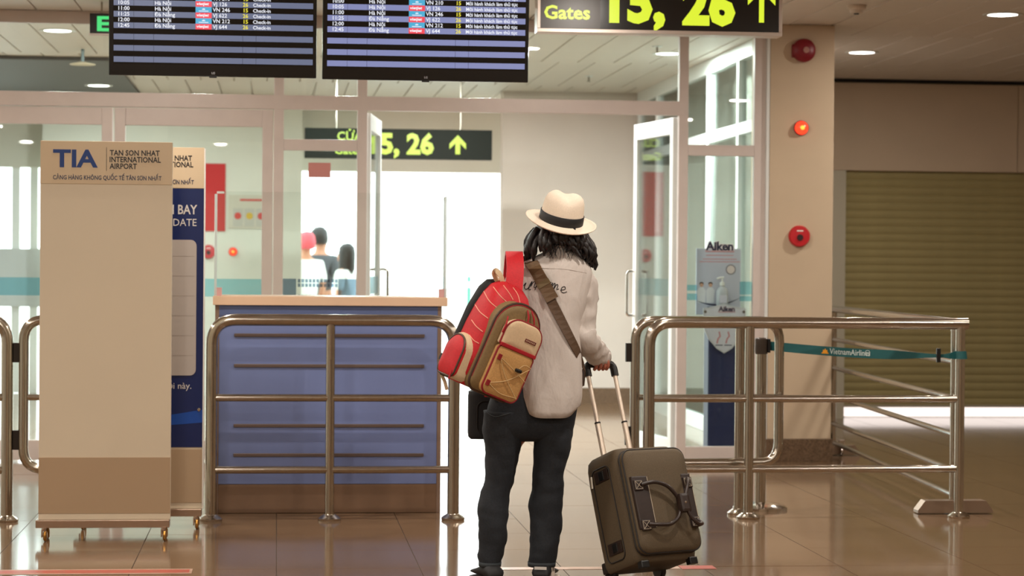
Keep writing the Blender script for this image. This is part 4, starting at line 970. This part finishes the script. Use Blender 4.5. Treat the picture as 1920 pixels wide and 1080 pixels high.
for i in range(nn):
    f = i/(nn-1); rad[i] = .053-.003*f+.007*math.exp(-((f-.55)/.12)**2)
    if i < 6: rad[i] = .038+.014*(i/6)
wavy(sp, rad, 26, .016, 4).build('sleeve', SHIRT, pe, smooth='all').modifiers.new('t', 'SOLIDIFY').thickness = .003
cu_ = wavy([fo-(fo-el).normalized()*.035, fo-(fo-el).normalized()*.01, fo+(fo-el).normalized()*.012], [.05, .052, .054], 22, .01, 9).build('cuff', SHIRT, pe, smooth='all')
cu_.modifiers.new('t', 'SOLIDIFY').thickness = .003
sl2 = arcpath([Wp(985, 508, 0), Wp(970, 528, .01), Wp(958, 580, .04), Wp(954, 625, .08), Wp(970, 660, .15), Wp(984, 688, .21)], 6)
wavy(sl2, [.05]*len(sl2), 18, .006, 2).build('sleeve', SHIRT, pe, smooth='all')
# collar, yoke seam and stitched script on the back
bs = bvh_of(sho)
MB().loft(eloft([(478, 1017, 1078, .064, 0), (466, 1021, 1074, .058, .004), (455, 1024, 1072, .054, .01), (461, 1019, 1077, .062, .008)], 32, .002), cap=False).build('collar', SHIRT, pe, smooth='all')
def stroke(pts, r, nm, m_, par, bv, off=.0008, seg=4):
    c2 = [(v.x, v.y) for v in arcpath([V((x, y, 0)) for x, y in pts], seg)]; P = on_surface(bv, c2, off, O)
    if len(P) > 2: return MB().tube(P, r, 6).build(nm, m_, par, smooth=True)
INK = mat('black_embroidery', (26, 22, 26), .7)
def ltr(pts, ox, oy, s): # letter strokes, text line falls to the right
    return [(ox+(x+.25*y)*s, oy+(-y+.3*x)*s) for x, y in pts]
L_u = [(-.1, .3), (.1, .75), (.05, .15), (.3, .0), (.55, .3), (.62, .75), (.6, .1), (.85, .15)]
L_n = [(.0, .2), (.15, .7), (.12, .0), (.3, .6), (.55, .7), (.55, .05), (.85, .2)]
L_p = [(0, .2), (.18, .75), (.05, -.5), (.2, .55), (.5, .65), (.45, .1), (.15, .1)]
L_o = [(.4, .7), (.1, .5), (.1, .1), (.4, .0), (.6, .35), (.4, .7), (.7, .6)]
L_m = [(0, .2), (.12, .7), (.1, 0), (.3, .65), (.45, .6), (.42, 0), (.62, .62), (.8, .55), (.78, .05), (1.0, .2)]
L_e = [(.0, .2), (.5, .45), (.4, .75), (.1, .55), (.12, .1), (.45, 0), (.8, .25)]
for L_, ox, oy in ((L_u, 982, 541), (L_n, 993, 537), (L_p, 1004, 536), (L_o, 1021, 536), (L_m, 1032, 540), (L_e, 1050, 547)): stroke(ltr(L_, ox, oy, 15), .0018, 'script_letter', INK, sho, bs)
stroke([(992, 500), (1020, 503), (1060, 505), (1100, 512)], .0009, 'yoke_seam', mat('shirt_seam', (176, 166, 158), .9), sho, bs)
# hair: cap plus wavy locks
hb = MB(); hc = Wp(1049, 432, .012)
hb.lathe([(0, .1), (.05, .09), (.088, .05), (.102, 0), (.112, -.035), (.1, -.058), (.05, -.062), (0, -.06)], hc, n=28, sy=.98)
random.seed(5)
for i in range(90):
    a = random.uniform(-math.pi*1.12, math.pi*.12); ca, sa = math.cos(a), math.sin(a)
    side = abs(ca); L_ = .012+.085*side**1.3*(1.15 if ca > 0 else .8)+random.uniform(-.012, .012)
    r0 = .094+random.uniform(-.008, .012); p0_ = hc+V((ca*r0, sa*r0*.95, random.uniform(-.03, .01)))
    ph = random.uniform(0, 6); pts = []
    for j in range(7):
        f = j/6; fl = .042*math.sin(min(1, f*1.25)*math.pi*.62)*side+.012*math.sin(ph+f*6)*f
        pts.append(p0_+V((ca*fl+.012*math.sin(ph+6*f)*f, sa*fl, -(.03+L_)*f)))
    hb.tube(pts, [.013, .014, .014, .013, .011, .008, .003], 6)
for i in range(14):
    a = random.uniform(-2.3, -.85); p0_ = hc+V((math.cos(a)*.09, math.sin(a)*.09, -.05)); ph = random.uniform(0, 6)
    hb.tube([p0_+V((.012*math.sin(ph+3*f), -.012*f, -.07*f)) for f in (0, .25, .5, .75, 1)], [.0022, .002, .0018, .0014, .0006], 5)
hb.build('hair', HAIR, pe, smooth='all')
# hat
HAT = mat('cream_straw', (240, 224, 204), .8, var=.06, scale=260, bump=.3)
MH = Matrix.Translation(Wp(1051, 418, .005)) @ Matrix.Rotation(math.radians(9), 4, 'Y') @ Matrix.Rotation(math.radians(17), 4, 'X')
ht = bpy.data.objects.new('hat', None); COL.objects.link(ht); ht.parent = pe; ht.matrix_local = MH; ht['label'] = 'cream straw hat with black band'
br = []
for r, z in ((.092, .006), (.105, .001), (.13, -.004), (.148, -.004), (.153, .0), (.153, .003), (.147, .0), (.13, 0.0), (.105, .005), (.092, .012)):
    br.append([(r*math.cos(t_), r*1.08*math.sin(t_), z+.012*(math.cos(t_)**2)*((r-.09)/.06)) for t_ in [2*math.pi*k/48 for k in range(48)]])
MB().loft(br, cap=False).build('brim', HAT, ht, smooth='all')
cr = []
for r, z in ((.093, .002), (.092, .03), (.0905, .05), (.088, .075), (.084, .098), (.077, .116), (.064, .128), (.045, .133), (.02, .134), (.004, .134)):
    ring = []
    for k in range(48):
        t_ = 2*math.pi*k/48; x, y = r*math.cos(t_), r*1.1*math.sin(t_); zz = z
        if z > .09: zz -= .018*math.exp(-((x-.006)/.03)**2)*(z-.09)/.044*(1 if abs(y) < .1 else .8)
        pin = math.exp(-((abs(x)-.05)/.03)**2)*max(0, y)/.1*max(0, z-.05)/.08; x *= 1-.16*pin
        ring.append((x, y, zz))
    cr.append(ring)
MB().loft(cr).build('crown', HAT, ht, smooth='all')
bd_ = [[(r*math.cos(t_), r*1.1*math.sin(t_), z) for t_ in [2*math.pi*k/48 for k in range(48)]] for r, z in ((.0945, .006), (.0955, .01), (.0945, .046), (.092, .049))]
MB().loft(bd_, cap=False).build('hat_band', mat('black_ribbon', (18, 15, 18), .6, var=.2, scale=80), ht, smooth='all')
# ------------------------------------------------------------------ shoulder bag and its strap
mb_o = Wp(940, 777, .23); sbg = thing('shoulder_bag', 'black shoulder bag with brown strap hanging in front of the traveller', 'bag', O+mb_o)
BKF = mat('black_fabric', (16, 14, 16), .7, var=.2, scale=80)
MB().loft([[(x*f, y*f, z) for x, y in rrect(.29, .1, 5)] for z, f in ((-.105, .93), (-.098, .98), (-.08, 1), (.08, 1), (.1, .97), (.106, .9))]).build('bag_body', BKF, sbg, smooth=True)
MB().box(-.14, .14, .048, .056, -.06, .1, bv=.004).build('flap', BKF, sbg)
MB().tube([(x, -.051, z) for x, z in rpoly(-.11, .11, -.08, .06, .03)], .002, 6, closed=True).build('pocket_piping', PIP, sbg)
STR = mat('brown_strap', (82, 58, 36), .6, var=.12, scale=120); STR2 = mat('brown_pad', (98, 74, 48), .6, var=.1, scale=120)
cp = on_surface(bs, [(986+i*(1084-986)/20, 474+i*(662-474)/20) for i in range(21)], .006, O)
st_pts = [Wp(945, 735, .23), Wp(962, 620, .2), Wp(976, 520, .14), Wp(980, 482, .05)]+cp+[Wp(1096, 690, .02), Wp(1092, 715, .1), Wp(1060, 735, .2), Wp(1000, 740, .24)]
def nrm_at(q_): c_ = V((Wp(1030, 600).x, 0, q_.z)); d = (q_-c_); d.z = .25 if q_.z > 1.32 else 0; return d.normalized()
sp_ = [p-mb_o for p in st_pts]; nr_ = [nrm_at(p) for p in st_pts]
MB().ribbon(sp_, nr_, .042, .004).build('strap', STR, sbg)
cp2 = on_surface(bs, [(987+i*(1036-987)/10, 475+i*(562-475)/10) for i in range(11)], .011, O)
MB().ribbon([p-mb_o for p in cp2], [nrm_at(p) for p in cp2], .055, .006).build('strap_pad', STR2, sbg)
if cp2:
    i_ = len(cp2)*5//11; MB().ribbon([p-mb_o for p in cp2[i_:i_+2]], [nrm_at(p) for p in cp2[i_:i_+2]], .058, .009).build('strap_keeper', mat('olive_keeper', (112, 96, 66), .6), sbg)
# ------------------------------------------------------------------ backpack
MBK = Matrix.Translation(O+Wp(885, 728, -.22)) @ Matrix.Rotation(math.radians(23), 4, 'Y') @ Matrix.Rotation(math.radians(26), 4, 'Z')
bp_ = thing('backpack', 'red and tan hiking backpack slung over the left shoulder', 'backpack'); bp_.matrix_world = MBK
RDF = mat('red_nylon', (196, 22, 34), .6, var=.1, scale=150, bump=.2); OLF = mat('olive_fabric', (128, 104, 66), .7, var=.1, scale=150, bump=.2)
TAN = mat('tan_mesh_fabric', (196, 150, 92), .75, var=.14, scale=260, bump=.3); CRM = mat('cream_fabric', (216, 188, 152), .7, var=.05, scale=120)
TRM = mat('dark_red_trim', (140, 18, 28), .6); ZIP = mat('zip_brown', (74, 52, 38), .5, .2); CORD = mat('cord_tan', (206, 172, 120), .7)
BW, BH = .258, .46
prof = [(.0, .80, .70, -.0), (.012, .9, .84, 0), (.05, 1.0, 1.0, 0), (.15, 1.02, 1.06, 0), (.25, 1.0, 1.0, .004), (.33, .93, .88, .012), (.39, .82, .74, .022), (.43, .66, .58, .032), (.455, .42, .36, .04), (.462, .2, .16, .045)]
MB().loft([[(x*f, y*g+dy, z) for x, y in rrect(BW, .19, 3.2, 44)] for z, f, g, dy in prof]).build('body', RDF, bp_, smooth='all'); bbody = [c for c in bp_.children if c.name.startswith('body')][0]
def arch(x0, x1, z0, z1, rt, rb, n=8):
    out = []
    for cx, cz, r, a0 in ((x1-rt, z1-rt, rt, 0), (x0+rt, z1-rt, rt, 90), (x0+rb, z0+rb, rb, 180), (x1-rb, z0+rb, rb, 270)):
        out += [(cx+r*math.cos(math.radians(a0+90*j/n)), cz+r*math.sin(math.radians(a0+90*j/n))) for j in range(n+1)]
    return out
def puff(poly, y0, y1, nm, m_, par, dome=.012):
    cx = sum(p[0] for p in poly)/len(poly); cz = sum(p[1] for p in poly)/len(poly)
    rg = [[(cx+(x-cx)*s, y, cz+(z-cz)*s) for x, z in poly] for s, y in ((1, y0), (1, y1), (.96, y1-dome*.5), (.85, y1-dome*.85), (.5, y1-dome), (.1, y1-dome))]
    return MB().loft(rg).build(nm, m_, par, smooth=True)
def shear(poly, k_): return [(x+k_*z, z) for x, z in poly]
ol = arch(-.098, .128, .0, .4, .11, .04); fr = puff(ol, -.02, -.106, 'front_compartment', OLF, bp_, .02)
MB().tube([(x, -.107, z) for x, z in ol], .0055, 8, closed=True).build('zip_line', ZIP, fr, smooth=True)
MB().tube([(x*.955+.0007, -.113, .018+z*.94) for x, z in ol], .003, 6, closed=True).build('zip_trim', TRM, fr, smooth=True)
lo = arch(-.055, .126, .008, .215, .02, .03); lp = puff(lo, -.1, -.148, 'mesh_pocket', TAN, bp_, .012)
MB().tube([(x, -.149, z) for x, z in lo], .0045, 8, closed=True).build('pocket_trim', TRM, lp, smooth=True)
up_ = arch(-.057, .128, .217, .335, .06, .008); fl = puff(up_, -.1, -.146, 'flap_pocket', CRM, bp_, .012)
MB().tube([(x, -.147, z) for x, z in up_], .0042, 8, closed=True).build('flap_trim', TRM, fl, smooth=True)
MB().box(-.055, .126, -.161, -.15, .21, .225, bv=.003).build('red_band', mat('red_webbing', (170, 20, 34), .6), fl)
lgp = MB().box(.045, .1, -.1605, -.157, .262, .276, bv=.001).build('name_patch', mat('patch_brown', (110, 50, 44), .6), fl)
for j in range(6): MB().box(.049+.008*j, .053+.008*j, -.1612, -.1604, .266, .272).build('patch_mark', mat('patch_pale', (196, 168, 140), .6), lgp)
for pts in ([(-.035, -.163, .165), (.04, -.166, .14), (.12, -.163, .11)], [(-.04, -.163, .05), (.04, -.167, .09), (.12, -.163, .165)], [(-.035, -.163, .165), (.02, -.167, .1), (.115, -.163, .03)], [(-.04, -.163, .05), (.03, -.166, .028), (.115, -.163, .035)], [(.06, -.167, .14), (.085, -.168, .172), (.122, -.164, .17)]):
    MB().tube(arcpath(pts, 5), .0019, 6).build('bungee_cord', CORD, lp, smooth=True)
MB().lathe([(0, -.016), (.007, -.014), (.008, 0), (.007, .014), (0, .016)], (.065, -.172, .142), n=12, axis='x').build('cord_toggle', BLACK, lp, smooth=True)
for x, z in ((-.038, .165), (-.042, .05)): MB().box(x-.008, x+.008, -.166, -.158, z-.012, z+.012, bv=.002).build('cord_tab', TRM, lp)
for pts in ([(-.062, -.135, .33), (-.064, -.15, .3), (-.066, -.148, .26)], [(.02, -.125, .385), (.03, -.138, .36), (.036, -.14, .335)], [(.04, -.125, .388), (.055, -.138, .365), (.068, -.14, .34)]):
    MB().tube(pts, [.003, .004, .003], 8).build('zip_pull', mat('red_webbing', (170, 20, 34), .6), fr, smooth=True)
# side pocket on the left flank
sp0 = arch(-.075, .075, .005, .2, .07, .03)
Mx = Matrix.Translation((-.106, .0, .0)) @ Matrix.Rotation(-math.pi/2, 4, 'Z')
def side(mb, nm, m_, par): return mb.xf(Mx).build(nm, m_, par, smooth=True)
cx = 0; rg = [[(x*s, y, .1+(z-.1)*s) for x, z in sp0] for s, y in ((1, .03), (1, -.03), (.95, -.04), (.8, -.05), (.3, -.054))]
sk = side(MB().loft(rg), 'side_pocket', CRM, bp_)
side(MB().loft([[(.006+x*s*.9, y, .096+(z-.1)*s*.9) for x, z in sp0] for s, y in ((1, -.03), (.98, -.05), (.8, -.062), (.3, -.066))]), 'side_pocket_face', RDF, sk)
side(MB().tube([(.006+x*.9, -.05, .096+(z-.1)*.9) for x, z in sp0], .0042, 8, closed=True), 'side_zip', ZIP, sk)
side(MB().tube([(.058, -.052, .06), (.062, -.056, .035), (.062, -.054, .0)], .004, 8), 'zip_pull', mat('red_webbing', (170, 20, 34), .6), sk)
# padded back panel, straps and haul loop
MB().loft([[(x*f, .075+y*g, z) for x, y in rrect(BW*1.03, .06, 4, 36)] for z, f, g in ((.0, .9, .7), (.03, 1, 1), (.3, .98, 1), (.4, .86, 1), (.44, .7, .8), (.452, .5, .5))]).build('back_panel', BKF, bp_, smooth='all')
IB = MBK.inverted()
def Lb(px, py, dy): return IB @ (O+Wp(px, py, dy))
def ribn(pts, w, nm, m_, t=.012, nrm=(0, -1, 0)):
    P = arcpath([Lb(*p) for p in pts], 5); n3 = (IB.to_3x3() @ V(nrm)) if not isinstance(nrm, list) else None
    if n3 is None:
        base = arcpath([V(n) for n in nrm], 5); n3 = [IB.to_3x3() @ b for b in base]
        return MB().ribbon(P, n3, w, t).build(nm, m_, bp_, smooth=True)
    return MB().ribbon(P, n3, w, t).build(nm, m_, bp_, smooth=True)
ss_ = ribn([(962, 560, -.16), (964, 535, -.15), (966, 505, -.125), (965, 482, -.075), (964, 474, .0), (962, 485, .07), (958, 530, .12), (948, 620, .14), (925, 700, .02), (912, 730, -.1)], .072, 'shoulder_strap', RDF, .014, [(0, -1, .15), (0, -1, .2), (0, -1, .6), (0, -.6, 1), (0, 0, 1), (0, .7, .7), (0, 1, .2), (-.3, 1, 0), (-1, .3, 0), (-1, 0, 0)])
ribn([(902, 548, -.12), (891, 580, -.13), (874, 615, -.14), (852, 650, -.15), (838, 672, -.16)], .034, 'loose_strap', BKF, .012, (-.55, -.8, .1))
ribn([(836, 668, -.175), (832, 690, -.18), (828, 700, -.18), (834, 716, -.18), (838, 731, -.18)], .014, 'strap_tail', CRM, .003)
MB().box(-.018, .018, -.008, .008, -.014, .014, bv=.004).build('strap_buckle', BLACK, bp_, loc=Lb(832, 670, -.18))
lp_ = [Lb(944, 536, -.2), Lb(940, 520, -.215), Lb(931, 508, -.22), Lb(926, 512, -.215), Lb(930, 522, -.2), Lb(940, 538, -.19)]
MB().ribbon(arcpath(lp_, 5), IB.to_3x3() @ V((.6, -.8, 0)), .024, .003).build('haul_loop', CRM, bp_, smooth=True)
# pale contour stitching on the red fabric
bpy.context.view_layer.update()
bb = BVHTree.FromPolygons([MBK @ v.co for v in bbody.data.vertices], [tuple(p.vertices) for p in bbody.data.polygons])
PST = mat('pale_thread', (240, 176, 150), .7)
for pts in ([(907, 546), (918, 565), (933, 578)], [(925, 538), (938, 555), (952, 568)], [(944, 535), (955, 550), (962, 562)], [(962, 539), (971, 553), (976, 572)], [(890, 570), (900, 585), (915, 597)], [(884, 600), (893, 612), (905, 622)], [(880, 628), (888, 638), (898, 644)]):
    c2 = [(v.x, v.y) for v in arcpath([V((x, y, 0)) for x, y in pts], 5)]; P = on_surface(bb, c2, .001, V((0, 0, 0)))
    if len(P) > 2: MB().tube([IB @ p for p in P], .0018, 5).build('contour_stitch', PST, bp_)
bpy.context.view_layer.update()
